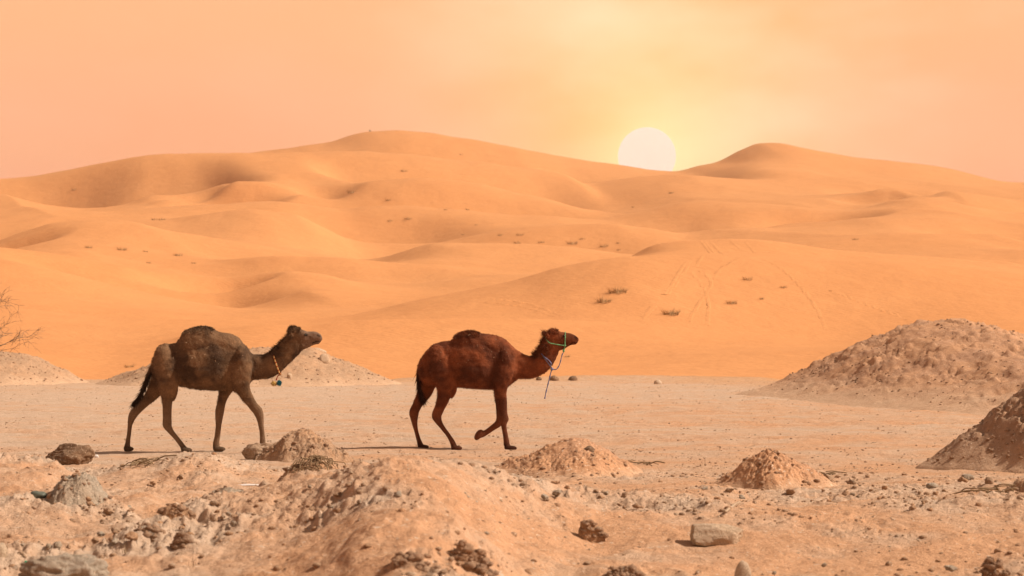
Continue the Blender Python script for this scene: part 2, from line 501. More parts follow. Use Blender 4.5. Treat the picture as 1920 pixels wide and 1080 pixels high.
def lee_hollow(px, py, lee, depth, half, back=3.0, dmin=300.0, soft=0.08, skew=0.0):
    """a wind-scooped hollow: sharp crest on its sunny side, steep lee below it facing away from the sun"""
    global DZ
    d = face_distance(px, py, dmin)
    t = (DY - d) / half
    q = np.clip(1 - t * t, 0, None) ** 1.3
    xc = d * U(px) + skew * (DY - d) - 0.25 * lee * t * t
    u = (xc - DX) / lee
    a = np.clip(u, 0, 1)
    dn = a * a * (3 - 2 * a) * soft * 8 + a * (1 - soft * 8) if soft < 0.125 else a * a * (3 - 2 * a)
    bk = 0.5 + 0.5 * np.cos(np.pi * np.clip((u - 1) / back, 0, 1))
    DZ = DZ - depth * np.where(u < 1, dn, bk) * q


lee_hollow(556, 376, 21, 10.0, 20, 2.0, 560, skew=0.25)
lee_hollow(440, 342, 13, 5.0, 14, 2.0, 680, skew=0.3)
lee_hollow(270, 362, 50, 12.0, 60, 2.0, 780, 0.2)
lee_hollow(112, 446, 19, 7.0, 16, 3.0, 440, skew=0.4)
lee_hollow(690, 348, 17, 5.0, 16, 2.0, 680)
lee_hollow(530, 517, 12, 4.0, 10, 2.0, 360, skew=0.4)
lee_hollow(1692, 394, 24, 8.0, 20, 2.0, 560, 0.2)
lee_hollow(1764, 364, 17, 9.0, 18, 2.0, 680, skew=-0.2)
dunes = mesh_obj('dunes', np.stack([DX, DY, DZ], -1).reshape(-1, 3), grid_faces(len(DD), len(PXC)), M['dune'])
tag(dunes, 'broad smooth orange sand dunes rising to two summits', None, kind='structure')


def dune_z(px, d):
    i = np.clip(np.searchsorted(DD, d) - 1, 0, len(DD) - 2)
    j = int(np.clip(np.searchsorted(PXC, px) - 1, 0, len(PXC) - 2))
    a = (d - DD[i]) / (DD[i + 1] - DD[i]); b = (px - PXC[j]) / (PXC[j + 1] - PXC[j])
    return (DZ[i, j] * (1 - a) * (1 - b) + DZ[i + 1, j] * a * (1 - b) + DZ[i, j + 1] * (1 - a) * b + DZ[i + 1, j + 1] * a * b)


def dune_hit(px, py, dmin=115.0):
    """first point of the dunes behind a photo pixel"""
    d = dmin
    while d < 1300:
        if dune_z(px, d) >= float(Zpx(py, d)):
            break
        d += 1.0 + d * 0.002
    return Vector((float(d * U(px)), d, float(dune_z(px, d))))


# ------------------------------------------------------------------ ground
def crest_spec(pts):
    a = np.array(pts, float)
    return a


def crest_bump(x, y, pts, wf, wb, base=None, pf=1.3, pb=1.3):
    """height of a heap whose crest runs through (px,py,d); wf / wb its reach in metres to front and back"""
    px = 960 + F * x / np.maximum(y, 1.0)
    d = np.interp(px, pts[:, 0], pts[:, 2])
    zc = np.interp(px, pts[:, 0], Zpx(pts[:, 1], pts[:, 2]))
    sm = np.clip((px - pts[0, 0]) / 1, 0, 1) * np.clip((pts[-1, 0] - px) / 1, 0, 1)
    zc = np.clip(zc, 0, None) * sm
    rel = np.clip(zc / max(zc.max(), 1e-3), 0.04, 1) ** 0.5
    t = (y - d)
    tf = np.clip(-t / (wf * rel), 0, 1); tb = np.clip(t / (wb * rel), 0, 1)
    pr = np.where(t < 0, 0.5 + 0.5 * np.cos(np.pi * tf ** pf), 0.5 + 0.5 * np.cos(np.pi * tb ** pb))
    return zc * pr


def dense(pts, step=12.0):
    """smooth the hand-read crest points"""
    a = np.array(pts, float)
    xs = np.arange(a[0, 0], a[-1, 0] + step, step)
    return np.stack([xs, pchip(a[:, 0], a[:, 1], xs), pchip(a[:, 0], a[:, 2], xs)], 1)


FORE = dense([(-500, 1150, 10), (0, 1095, 11.6), (150, 1052, 12.8), (260, 1010, 13.8), (345, 974, 14.8), (430, 945, 15.6), (530, 918, 16.0), (620, 898, 15.8), (700, 873, 15.5),
              (775, 861, 15.4), (840, 872, 15.5), (900, 890, 15.9), (980, 910, 16.8), (1100, 926, 17.4), (1200, 928, 17.4), (1300, 944, 17.0), (1450, 958, 16.8),
              (1600, 942, 17.4), (1700, 932, 17.6), (1800, 926, 17.6), (1920, 924, 17.6), (2300, 910, 17.6), (2900, 910, 17.6)])
LEFTM = dense([(-600, 950, 20), (-300, 880, 20), (-100, 852, 20), (0, 849, 20), (60, 851, 20), (110, 868, 19.6), (150, 893, 19), (205, 925, 18), (262, 972, 16.6), (310, 1012, 15.8)])
LOWM = dense([(150, 915, 22.5), (230, 880, 23.4), (300, 858, 24), (350, 849, 24), (400, 852, 24), (450, 868, 24), (540, 894, 23)])
BERM = dense([(680, 720, 99), (760, 709, 99), (900, 705, 99), (1200, 704, 99), (1420, 707, 99), (1520, 720, 99)])


def ground_macro(x, y):
    z = crest_bump(x, y, FORE, 9.5, 1.5, pf=1.0)
    z = np.maximum(z, crest_bump(x, y, LEFTM, 5.0, 1.3, pf=1.1))
    z = z + 0.9 * crest_bump(x, y, LOWM, 3.2, 1.6)
    z = z + crest_bump(x, y, BERM, 5, 3)
    z = z + 0.05 * fbm(x / 5.0, y / 5.0, 21, 3)
    z = z - np.clip((y - 101 - 7 * fbm(x / 9, y / 60, 25, 4)) / 20, 0, 1) ** 1.3 * 4.0
    return z


RUTS = [(47, -0.05, 6, 0.0), (48.8, -0.05, 6, 0.0), (58, 0.10, 9, 1.3), (60, 0.10, 9, 1.3), (38, 0.16, 5, 2.2), (39.8, 0.16, 5, 2.2), (72, -0.12, 12, 0.7), (74.2, -0.12, 12, 0.7), (33.5, -0.10, 4, 4.0)]


def rut_depth(x, y):
    """old wheel ruts wandering across the plain"""
    z = 0
    for y0, sl_, am, ph in RUTS:
        c = y0 + sl_ * x + 0.12 * am * np.sin(x / am + ph)
        t = (y - c) / 0.34
        z = z - 0.06 * np.exp(-t * t) + 0.035 * np.exp(-(np.abs(t) - 1.7) ** 2 * 2)
    return z


def ground_h(x, y, fine=True):
    x = np.asarray(x, float); y = np.asarray(y, float)
    z = ground_macro(x, y)
    near = np.clip((27 - y) / 7, 0, 1)
    rough = 0.5 + 0.5 * fbm(x / 1.35, y / 1.7, 31, 4)
    crust = np.clip((rough - 0.37) * 3.6, 0, 1) * near
    z = z + rut_depth(x, y)
    pxx = 960 + F * x / np.maximum(y, 1.0)
    near = near * (1 - 0.5 * np.exp(-((pxx - 790) / 150) ** 2) * np.exp(-((y - 15.8) / 1.0) ** 2)) * (1 - 0.45 * np.clip((pxx - 950) / 250, 0, 1))
    crust = crust * (0.95 - 0.40 * np.clip((pxx - 950) / 250, 0, 1))
    z = z + near * (0.13 * fbm(x / 1.05, y / 1.6, 41, 4) + 0.10 * (0.42 - np.abs(fbm((x + 0.3 * y) / 0.8, (y - 0.3 * x) / 1.2, 47, 4))))
    if fine:
        bl = 1 - np.abs(fbm(x / 0.26, y / 0.30, 51, 3))
        b2 = 1 - np.abs(fbm(x / 0.11, y / 0.13, 55, 3))
        z = z + crust * (0.10 * (bl ** 3 - 0.45) + 0.050 * (b2 ** 3 - 0.45) + 0.040 * fbm(x / 0.09, y / 0.10, 61, 3))
        gr = 1 - np.abs(fbm((x + 0.5 * y) / 0.9, (y - 0.3 * x) / 0.35, 81, 3))
        z = z + near * (1 - crust) * (0.035 * (gr ** 2 - 0.5) + 0.015 * fbm(x / 0.16, y / 0.2, 83, 3))
        z = z + (1 - near) * (0.030 * fbm(x / 0.55, y / 0.9, 71, 5) - 0.03 * np.clip(fbm(x / 0.8, y / 1.0, 77, 2) - 0.35, 0, 1))
        z = z + near * 0.010 * fbm(x / 0.05, y / 0.06, 66, 2)
    return z


def build_ground():
    pxc = np.concatenate([np.arange(-1100, -40, 22), np.arange(-40, 1961, 3.2), np.arange(1980, 3060, 22)])
    dd = np.concatenate([np.geomspace(6.5, 36, 520)[:-1], np.geomspace(36, 124, 300)])
    X = dd[:, None] * U(pxc)[None, :]
    Y = np.repeat(dd[:, None], len(pxc), 1)
    Z = ground_h(X, Y)
    near = np.clip((27 - Y) / 7, 0, 1)
    rough = 0.5 + 0.5 * fbm(X / 1.35, Y / 1.7, 31, 4)
    crust = np.clip((rough - 0.37) * 3.6, 0, 1)
    sandy = near * (0.85 - 0.75 * crust) + (1 - near) * (0.34 + 0.45 * fbm(X / 9, Y / 4, 91, 3))
    px = 960 + F * X / Y
    sandy = sandy + 0.22 * np.clip((px - 700) / 900, -0.9, 1)  # warm light growing towards the right, painted into the soil colour
    sandy = np.where(Y > 55, sandy - 0.15 - 0.3 * np.clip((900 - px) / 400, 0, 1), sandy)
    drift = np.clip((Y - 78 + 26 * fbm(X / 14, Y / 22, 95, 4)) / 26, 0, 1) * np.clip(0.5 + px / 1400, 0.3, 1)
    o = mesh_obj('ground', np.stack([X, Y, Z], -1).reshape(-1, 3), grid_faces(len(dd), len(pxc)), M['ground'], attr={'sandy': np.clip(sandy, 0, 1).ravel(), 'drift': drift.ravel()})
    tag(o, kind='structure')
    return o


ground = build_ground()


def gz(x, y):
    return float(ground_h(np.array([x]), np.array([y]))[0])


def ground_hit(px, py, dmin=9.0):
    ds = np.geomspace(dmin, 110, 2600)
    xs = ds * U(px)
    hit = ground_h(xs, ds) >= Zpx(py, ds)
    k = int(np.argmax(hit)) if hit.any() else len(ds) - 1
    return Vector((float(xs[k]), float(ds[k]), float(ground_h(xs[k:k + 1], ds[k:k + 1])[0])))


HEAPS = []


def heap(name, label, pts, wf, wb, mat, seed, rough=0.05, nx=150, ny=110, sandy=0.4, cat='mound', pf=1.05, lump=0.35, group=None):
    pts = dense(pts, min(6.0, (pts[-1][0] - pts[0][0]) / 14.0))
    d0 = pts[:, 2].mean()
    y = np.concatenate([np.linspace(-wf * 1.08, 0, int(ny * 0.7))[:-1], np.linspace(0, wb * 1.08, int(ny * 0.3))])
    pxs = np.linspace(pts[0, 0] - 6, pts[-1, 0] + 6, nx)
    Yc = np.interp(pxs, pts[:, 0], pts[:, 2])
    Y = Yc[None, :] + y[:, None]
    X = (Yc * U(pxs))[None, :] * np.ones_like(Y)
    px_at = pxs[None, :] * np.ones_like(Y)
    g0 = ground_h(Yc * U(pxs), Yc, False)[None, :]
    zc = np.clip(np.interp(px_at, pts[:, 0], Zpx(pts[:, 1], pts[:, 2])) - g0 + 0.045, 0.0, None)
    hmax = zc.max()
    rel = np.clip(zc / hmax, 0.03, 1) ** 0.5
    t = y[:, None] * np.ones_like(Y)
    t = t + 0.10 * wf * fbm(X / (wf * 0.35), Y / (wf * 0.35), seed + 3, 3) * np.clip(np.abs(t) / wf * 3, 0, 1)
    tf = np.clip(-t / (wf * rel), 0, 1); tb = np.clip(t / (wb * rel), 0, 1)
    pr = np.where(t < 0, 0.5 + 0.5 * np.cos(np.pi * tf ** pf), 0.5 + 0.5 * np.cos(np.pi * tb ** pf))
    H = zc * pr
    s = lump * hmax
    env = np.clip(H / (0.35 * hmax), 0, 1)
    gull = fbm(X / (s * 1.1), Y / (s * 2.2), seed, 4)
    bl = 1 - np.abs(fbm(X / (s * 0.45), Y / (s * 0.45), seed + 7, 3))
    fine = fbm(X / (s * 0.16), Y / (s * 0.16), seed + 11, 3)
    bl2 = 1 - np.abs(fbm(X / (s * 0.17), Y / (s * 0.20), seed + 19, 3))
    pat = np.clip(0.5 + 1.3 * fbm(X / (s * 0.8), Y / (s * 0.8), seed + 23, 2), 0, 1)
    Z = H + rough * env * (0.9 * gull + 0.35 * (bl ** 2 - 0.55) + pat * (0.50 * (bl2 ** 2 - 0.5) + 0.45 * fine) + 0.42 * (0.5 - np.abs(fbm(X / (s * 0.09), Y / (s * 0.12), seed + 37, 3))) * (0.4 + pat))
    Z = Z + ground_h(X, Y, False) - 0.045 - 0.06 * (1 - np.clip(H / (0.05 * hmax), 0, 1))
    toe = 1 - np.clip(H / (0.30 * hmax) + 0.35 * fbm(X / (s * 0.7), Y / (s * 0.7), seed + 29, 3), 0, 1)
    sd = np.clip(sandy + 0.5 * fbm(X / (s * 1.5), Y / (s * 1.5), seed + 13, 3), 0, 1)
    c = Vector((float(X.mean()), float(d0), 0.0))
    V = np.stack([X - c.x, Y - c.y, Z], -1).reshape(-1, 3)
    o = mesh_obj(name, V, grid_faces(len(y), nx), mat, attr={'sandy': sd.ravel(), 'toe': toe.ravel()})
    o.location = c
    tag(o, label, cat, group)
    HEAPS.append((o, X, Y, Z, H, hmax))
    return o


def P3(l, d):
    return [(a, b, d) for a, b in l]


heap('earth_mound', 'large rounded brown earth mound rising high at the edge of the dunes', P3([(1360, 742), (1440, 722), (1500, 696), (1560, 666), (1620, 640), (1680, 613), (1720, 604), (1780, 601), (1830, 608), (1880, 622), (1920, 631), (2000, 650), (2150, 690), (2330, 742)], 66),
     36, 9, M['mound'], 101, rough=0.22, nx=270, ny=270, sandy=0.55, lump=0.40, pf=0.68)
heap('earth_mound', 'steep dark crumbling earth bank in front of the large rounded mound', P3([(1680, 893), (1740, 862), (1790, 826), (1840, 793), (1870, 766), (1920, 731), (2000, 690), (2100, 680), (2250, 720), (2400, 800), (2520, 893)], 25.4),
     2.6, 2.5, M['mound_dark'], 131, rough=0.11, nx=280, ny=200, sandy=0.30, lump=0.45, pf=1.0)
heap('earth_mound', 'small pointed cone of reddish earth standing alone on the gravel', P3([(1335, 908), (1370, 888), (1405, 862), (1440, 842), (1470, 855), (1510, 877), (1562, 905)], 21.9),
     0.95, 0.8, M['mound'], 151, rough=0.06, nx=130, ny=120, sandy=0.7, lump=0.6)
heap('earth_mound', 'low spoil heap with cracked crust ahead of the red-brown camel', P3([(860, 896), (930, 876), (985, 856), (1035, 836), (1080, 825), (1115, 832), (1160, 855), (1215, 888)], 24.7),
     1.7, 1.0, M['mound'], 171, rough=0.06, nx=180, ny=140, sandy=0.6, lump=0.6)
heap('earth_mound', 'stony earth mound behind the dark brown camel, topped with pale boulders', P3([(180, 719), (240, 700), (290, 683), (350, 672), (430, 660), (520, 654), (580, 654), (620, 667), (680, 691), (755, 719)], 88),
     9, 5, M['mound_far'], 191, rough=0.13, nx=190, ny=120, sandy=0.35, lump=0.45)
heap('earth_mound', 'gravelly earth mound below the leafless thorn tree', P3([(-420, 718), (-250, 680), (-100, 660), (0, 661), (60, 668), (110, 690), (170, 718)], 90),
     9, 5, M['mound_far'], 211, rough=0.13, nx=170, ny=110, sandy=0.2, lump=0.4)

# ------------------------------------------------------------------ the low sun
sd = 7000.0
sun = None


def uv_sphere(r, seg=48, rings=24):
    bm = bmesh.new()
    bmesh.ops.create_uvsphere(bm, u_segments=seg, v_segments=rings, radius=r)
    return bm


def bm_obj(name, bm, mat, parent=None, smooth=True):
    me = bpy.data.meshes.new(name)
    bm.to_mesh(me); bm.free()
    if smooth:
        me.polygons.foreach_set('use_smooth', np.ones(len(me.polygons), bool))
    if mat: me.materials.append(mat)
    o = bpy.data.objects.new(name, me)
    col.objects.link(o)
    if parent: o.parent = parent
    return o


m, nt, b = new_mat('sun_light')
b.inputs['Base Color'].default_value = (0, 0, 0, 1)
b.inputs['Emission Color'].default_value = (1.0, 0.77, 0.62, 1)
b.inputs['Emission Strength'].default_value = 0.95
M['sun'] = m
sun = bm_obj('sun', uv_sphere(sd * DISC_PX[2] / F, 96, 48), M['sun'])
sun.location = Vector((0, 0, CAM_H)) + pix_dir(DISC_PX[0], DISC_PX[1]) * sd
tag(sun, 'large pale sun disc sinking behind the saddle between the two dune summits', 'sun')

# ------------------------------------------------------------------ camels
def tube_rings(pts, n=18, sup=2.3):
    """pts: (x, z, r_inplane, r_lateral, y) in metres -> verts, faces of a closed elliptical tube in the XZ plane"""
    P = np.array(pts, float)
    # resample smoothly
    L = np.concatenate([[0], np.cumsum(np.hypot(np.diff(P[:, 0]), np.diff(P[:, 1])) + 1e-6)])
    m = max(len(P) * 4, 10)
    ts = np.linspace(0, L[-1], m)
    Q = np.stack([pchip(L, P[:, k], ts) for k in range(5)], 1)
    T = np.gradient(Q[:, :2], axis=0); T /= np.linalg.norm(T, axis=1)[:, None] + 1e-9
    Nn = np.stack([-T[:, 1], T[:, 0]], 1)
    a = np.linspace(0, 2 * np.pi, n, endpoint=False)
    ca, sa = np.cos(a), np.sin(a)
    ca = np.sign(ca) * np.abs(ca) ** (2 / sup); sa = np.sign(sa) * np.abs(sa) ** (2 / sup)
    V, Fc = [], []
    for i in range(m):
        for j in range(n):
            V.append((Q[i, 0] + Nn[i, 0] * Q[i, 2] * ca[j], Q[i, 4] + Q[i, 3] * sa[j], Q[i, 1] + Nn[i, 1] * Q[i, 2] * ca[j]))
    for i in range(m - 1):
        for j in range(n):
            k = (j + 1) % n
            Fc.append((i * n + j, i * n + k, (i + 1) * n + k, (i + 1) * n + j))
    # rounded ends
    for end, i, sg in ((0, 0, -1), (1, m - 1, 1)):
        c = len(V)
        V.append((Q[i, 0] + sg * T[i, 0] * Q[i, 2] * 0.45, Q[i, 4], Q[i, 1] + sg * T[i, 1] * Q[i, 2] * 0.45))
        for j in range(n):
            k = (j + 1) % n
            Fc.append((c, i * n + k, i * n + j) if end == 0 else (c, i * n + j, i * n + k))
    return V, Fc


def ellipsoid(c, r, ang=0.0, n=20):
    """c (x,y,z), r (rx,ry,rz), ang = tilt in the XZ plane"""
    V, Fc = [], []
    ca, sa = math.cos(ang), math.sin(ang)
    rings = n // 2
    for i in range(rings + 1):
        th = math.pi * i / rings
        for j in range(n):
            ph = 2 * math.pi * j / n
            x, y, z = r[0] * math.sin(th) * math.cos(ph), r[1] * math.sin(th) * math.sin(ph), r[2] * math.cos(th)
            V.append((c[0] + ca * x - sa * z, c[1] + y, c[2] + sa * x + ca * z))
    for i in range(rings):
        for j in range(n):
            k = (j + 1) % n
            Fc.append((i * n + j, (i + 1) * n + j, (i + 1) * n + k, i * n + k))
    return V, Fc


def trunk(stations, n=28):
    """stations: (x, z_top, z_bottom, half width)"""
    S = np.array(stations, float)
    xs = np.linspace(S[0, 0], S[-1, 0], len(S) * 4)
    Q = [pchip(S[:, 0], S[:, k], xs) for k in (1, 2, 3)]
    V, Fc = [], []
    a = np.linspace(0, 2 * np.pi, n, endpoint=False)
    for i, x in enumerate(xs):
        zt, zb, w = Q[0][i], Q[1][i], Q[2][i]
        zm, h = (zt + zb) / 2 - 0.06 * (zt - zb), (zt - zb) / 2
        for t in a:
            s, c = math.sin(t), math.cos(t)
            # fuller below, narrower along the spine
            zz = zm + (zt - zm) * c if c > 0 else zm + (zm - zb) * c
            ww = w * (abs(s) ** (0.95 if c > 0 else 0.82)) * (1 if s > 0 else -1)
            V.append((x, ww, zz))
    m = len(xs)
    for i in range(m - 1):
        for j in range(n):
            k = (j + 1) % n
            Fc.append((i * n + j, i * n + k, (i + 1) * n + k, (i + 1) * n + j))
    Fc.append(tuple(range(n - 1, -1, -1))); Fc.append(tuple(range((m - 1) * n, m * n)))
    return V, Fc


def fuse(pieces, voxel, smooth_it):
    """all the pieces grown together into one continuous skin"""
    V, Fc = [], []
    for v, f in pieces:
        o = len(V); V += list(v); Fc += [tuple(i + o for i in q) for q in f]
    me = bpy.data.meshes.new('tmp')
    me.from_pydata(V, [], Fc)
    bm = bmesh.new(); bm.from_mesh(me)
    # consistent outward normals, island by island
    bmesh.ops.recalc_face_normals(bm, faces=bm.faces)
    bm.to_mesh(me); bm.free()
    ob = bpy.data.objects.new('tmp', me); col.objects.link(ob)
    r = ob.modifiers.new('r', 'REMESH'); r.mode = 'VOXEL'; r.voxel_size = voxel; r.adaptivity = 0
    s = ob.modifiers.new('s', 'SMOOTH'); s.factor = 0.5; s.iterations = smooth_it
    dg = bpy.context.evaluated_depsgraph_get()
    out = bpy.data.meshes.new_from_object(ob.evaluated_get(dg))
    bpy.data.objects.remove(ob); bpy.data.meshes.remove(me)
    return out


def camel_hide(name, base, rough=0.9):
    m, nt, b = new_mat(name, rough, 0.12)
    at = nn(nt, 'ShaderNodeAttribute', attribute_name='coat')
    p = pos_vec(nt, True)
    n1 = noise_node(nt, p, 9, 5, 0.65, 0.3, 0.7)
    c = mix(nt, n1, at.outputs['Color'], mix(nt, 1.0, at.outputs['Color'], (0.68, 0.66, 0.64), 'MULTIPLY'))
    n2 = noise_node(nt, p, 70, 3, 0.7, 0.45, 0.75)
    c = mix(nt, n2, c, mix(nt, 1.0, c, (1.55, 1.5, 1.45), 'MULTIPLY'))
    nt.links.new(c, b.inputs['Base Color'])
    b.inputs['Sheen Weight'].default_value = 0.12
    b.inputs['Sheen Tint'].default_value = tuple(base) + (1,)
    f = noise_node(nt, p, 45, 5, 0.7, 0.2, 0.8)
    bump(nt, b, [(f, 0.6, 0.02)], 0.02)
    return m


def strands(rng, pos, nrm, flow, length, width, coat, mat, name, parent, lift=0.45):
    """short hairs, one thin blade each"""
    n = len(pos)
    d = nrm * lift + flow * (1 - lift) + rng.normal(0, 0.22, (n, 3))
    d /= np.linalg.norm(d, axis=1)[:, None] + 1e-9
    side = np.cross(d, rng.normal(0, 1, (n, 3))); side /= np.linalg.norm(side, axis=1)[:, None] + 1e-9
    ln = (length * rng.uniform(0.5, 1.3, n))[:, None]
    V = np.empty((n, 3, 3))
    V[:, 0] = pos - side * width / 2 - nrm * 0.004
    V[:, 1] = pos + side * width / 2 - nrm * 0.004
    V[:, 2] = pos + d * ln
    cc = np.repeat(np.clip(coat * rng.uniform(0.55, 1.9, (n, 1)), 0, 1), 3, 0)
    return mesh_obj(name, V.reshape(-1, 3), np.arange(n * 3).reshape(n, 3), mat, parent, smooth=False, attr={'coat': cc})


def rope(pts, r, n=7, twist=True):
    """a tube along 3-D points"""
    P = np.array(pts, float)
    L = np.concatenate([[0], np.cumsum(np.linalg.norm(np.diff(P, axis=0), axis=1) + 1e-9)])
    m = max(8, int(L[-1] / (r * 1.2)))
    ts = np.linspace(0, L[-1], m)
    Q = np.stack([pchip(L, P[:, k], ts) for k in range(3)], 1)
    T = np.gradient(Q, axis=0); T /= np.linalg.norm(T, axis=1)[:, None] + 1e-9
    up = np.where(np.abs(T[:, 1:2]) > 0.9, np.array([[1.0, 0, 0]]), np.array([[0, 1.0, 0]]))
    A = np.cross(T, up); A /= np.linalg.norm(A, axis=1)[:, None]
    B = np.cross(T, A)
    V = []
    for i in range(m):
        for j in range(n):
            t = 2 * math.pi * j / n + (ts[i] / (r * 4) if twist else 0)
            rr = r * (1 + (0.22 * math.cos(2 * 2 * math.pi * j / n) if twist else 0))
            V.append(Q[i] + rr * (math.cos(t) * A[i] + math.sin(t) * B[i]))
    Fc = [(i * n + j, i * n + (j + 1) % n, (i + 1) * n + (j + 1) % n, (i + 1) * n + j) for i in range(m - 1) for j in range(n)]
    Fc.append(tuple(range(n - 1, -1, -1))); Fc.append(tuple(range((m - 1) * n, m * n)))
    return [tuple(v) for v in V], Fc


def build_camel(S):
    sc, ox, oy, D, base_y, cx = S['scale'], S['ox'], S['oy'], S['D'], S['base_y'], S['cx']
    ppm = F / D
    X = lambda zx: ((ox + zx / sc) - cx) / ppm
    Zf = lambda zy: (base_y - (oy + zy / sc)) / ppm
    R = lambda r: r / sc / ppm
    x0 = float(Xpx(cx, base_y, D))
    root = empty('camel', (x0, D, gz(x0, D)))
    tag(root, S['label'], 'camel')
    pc = [trunk([(X(a), Zf(t), Zf(bt), w) for a, t, bt, w in S['trunk']])]
    hp = S['hump']
    pc.append(trunk([(X(a), Zf(t), Zf(bt + 40), w * 1.42) for a, t, bt, w in hp]))
    for key in ('neck', 'head', 'jaw', 'tail') + tuple(k for k in S if k.startswith('leg') or k.startswith('flap')):
        pc.append(tube_rings([(X(a), Zf(zz), R(r), w, yy) for a, zz, r, w, yy in S[key]]))
    for a, zz, rx, ry, rz, ang, yy in S['lumps']:
        pc.append(ellipsoid((X(a), yy, Zf(zz)), (R(rx), ry, R(rz)), math.radians(ang)))
    for zx, yy, ln in S['feet']:      # broad two-toed pads flat on the ground
        for t in (-1, 1):
            pc.append(ellipsoid((X(zx) + ln * 0.10, yy + t * 0.034, 0.034), (ln * 0.62, 0.050, 0.040), 0.0))
        pc.append(ellipsoid((X(zx) - ln * 0.22, yy, 0.045), (ln * 0.36, 0.058, 0.055), 0.0))
    for ex, ez, yy, tilt in S['ears']:
        pc.append(ellipsoid((X(ex), yy, Zf(ez)), (0.026, 0.020, 0.055), math.radians(tilt), 12))
    me = fuse(pc, 0.0112, 3)
    me.name = 'body'
    n = len(me.vertices)
    co = np.empty(n * 3, np.float32); me.vertices.foreach_get('co', co); co = co.reshape(-1, 3)
    no = np.empty(n * 3, np.float32); me.vertices.foreach_get('normal', no); no = no.reshape(-1, 3)
    # woolly relief of the coat
    fz = np.clip((co[:, 2] - 0.8) / 0.3, 0.15, 1)
    co = co + no * (fz * (0.006 * noise3(co * 22, S['seed']) + 0.003 * noise3(co * 9, S['seed'] + 3)))[:, None]
    me.vertices.foreach_set('co', co.ravel())
    # coat colour: pigment, plus the dark camel's painted flank shadow
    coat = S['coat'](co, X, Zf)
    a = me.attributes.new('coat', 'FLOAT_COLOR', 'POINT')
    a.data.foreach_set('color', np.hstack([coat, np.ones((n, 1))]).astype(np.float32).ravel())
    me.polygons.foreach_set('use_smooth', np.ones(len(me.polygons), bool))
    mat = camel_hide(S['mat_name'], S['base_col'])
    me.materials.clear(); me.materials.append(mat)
    body = bpy.data.objects.new('body', me); col.objects.link(body); body.parent = root
    # short woolly hair
    rng = np.random.default_rng(S['seed'])
    pick = rng.choice(n, min(S['nhair'], n), replace=False)
    hz = co[pick, 2]; hx = co[pick, 0]
    ok = (hz > 0.75) & (hx < X(S['hair_x']))
    pick = pick[ok]
    flow = np.tile(np.array([-0.75, 0, -0.55]), (len(pick), 1))
    fur = strands(rng, co[pick], no[pick], flow, np.full(len(pick), 0.026), 0.006, coat[pick], mat, 'fur', root, 0.35)
    fur['kind'] = 'stuff'
    # bits of straw caught in the wool
    up = np.nonzero((co[:, 2] > 1.35) & (co[:, 0] < X(1000 if S['seed'] == 3 else 860)) & (no[:, 1] < 0.3))[0]
    up = rng.choice(up, 70)
    fl = strands(rng, co[up] + no[up] * 0.012, no[up], rng.normal(0, 1, (70, 3)), np.full(70, 0.028), 0.008, np.tile(np.array((0.42, 0.32, 0.22)), (70, 1)), mat, 'straw_flecks', root, 0.1)
    fl['kind'] = 'stuff'
    # hump tuft
    for nm, (xa, xb, zmin, cnt, ln, lift, dk) in S['tufts'].items():
        m_ = (co[:, 0] > X(xa)) & (co[:, 0] < X(xb)) & (co[:, 2] > Zf(zmin)) & (no[:, 2] > (-0.1 if nm == 'hump_hair' else -2))
        if nm == 'nape_hair':
            m_ &= (no[:, 0] < 0.05)
        idx = np.nonzero(m_)[0]
        if len(idx) == 0: continue
        idx = rng.choice(idx, cnt)
        flow = np.tile(np.array([-0.5, 0, -0.1]), (cnt, 1))
        h = strands(rng, co[idx], no[idx], flow, np.full(cnt, ln), 0.008, coat[idx] * dk, mat, nm, root, lift)
        h['kind'] = 'stuff'
    # tail tassel
    tx = S['tail_hair']
    k = 900
    t = rng.uniform(0, 1, k)
    P = np.array([(X(a), yy, Zf(zz)) for a, zz, yy in tx])
    q = np.stack([np.interp(t, np.linspace(0, 1, len(P)), P[:, j]) for j in range(3)], 1)
    dirv = P[-1] - P[0]; dirv /= np.linalg.norm(dirv)
    nr = rng.normal(0, 1, (k, 3)); nr /= np.linalg.norm(nr, axis=1)[:, None]
    q = q + nr * 0.022
    th = strands(rng, q, nr, np.tile(dirv, (k, 1)), np.full(k, 0.14), 0.010, np.tile(np.array(S['tail_col']), (k, 1)), mat, 'tail_hair', root, 0.10)
    th['kind'] = 'stuff'
    # eyes
    for sgn in (-1, 1):
        e = bm_obj('eye', uv_sphere(0.017, 16, 10), M['eye'], root)
        e.location = (X(S['eye'][0]), sgn * S['eye'][2], Zf(S['eye'][1]))
    return root, X, Zf, R


M['eye'] = flat_mat('camel_eye', (0.015, 0.01, 0.008), 0.2, 20, 0.15, 0.5)


def lerp3(a, b, t):
    return np.asarray(a)[None, :] * (1 - t[:, None]) + np.asarray(b)[None, :] * t[:, None]


def sstep(x, a, b):
    t = np.clip((x - a) / (b - a), 0, 1)
    return t * t * (3 - 2 * t)


def face_marks(x, z, X, Zf, nostril, mouth, eye):
    out = np.zeros_like(x)
    for pts, w in ((nostril, 0.012), (mouth, 0.010)):
        for (a, b), (c, d) in zip(pts[:-1], pts[1:]):
            p, q = np.array((X(a), Zf(b))), np.array((X(c), Zf(d)))
            t = np.clip(((x - p[0]) * (q[0] - p[0]) + (z - p[1]) * (q[1] - p[1])) / ((q - p) ** 2).sum(), 0, 1)
            out = np.maximum(out, np.clip(1.6 - np.hypot(x - p[0] - t * (q[0] - p[0]), z - p[1] - t * (q[1] - p[1])) / w, 0, 1))
    return np.maximum(out, np.clip(1.5 - np.hypot((x - X(eye[0])) / 1.5, z - Zf(eye[1])) / 0.02, 0, 1))


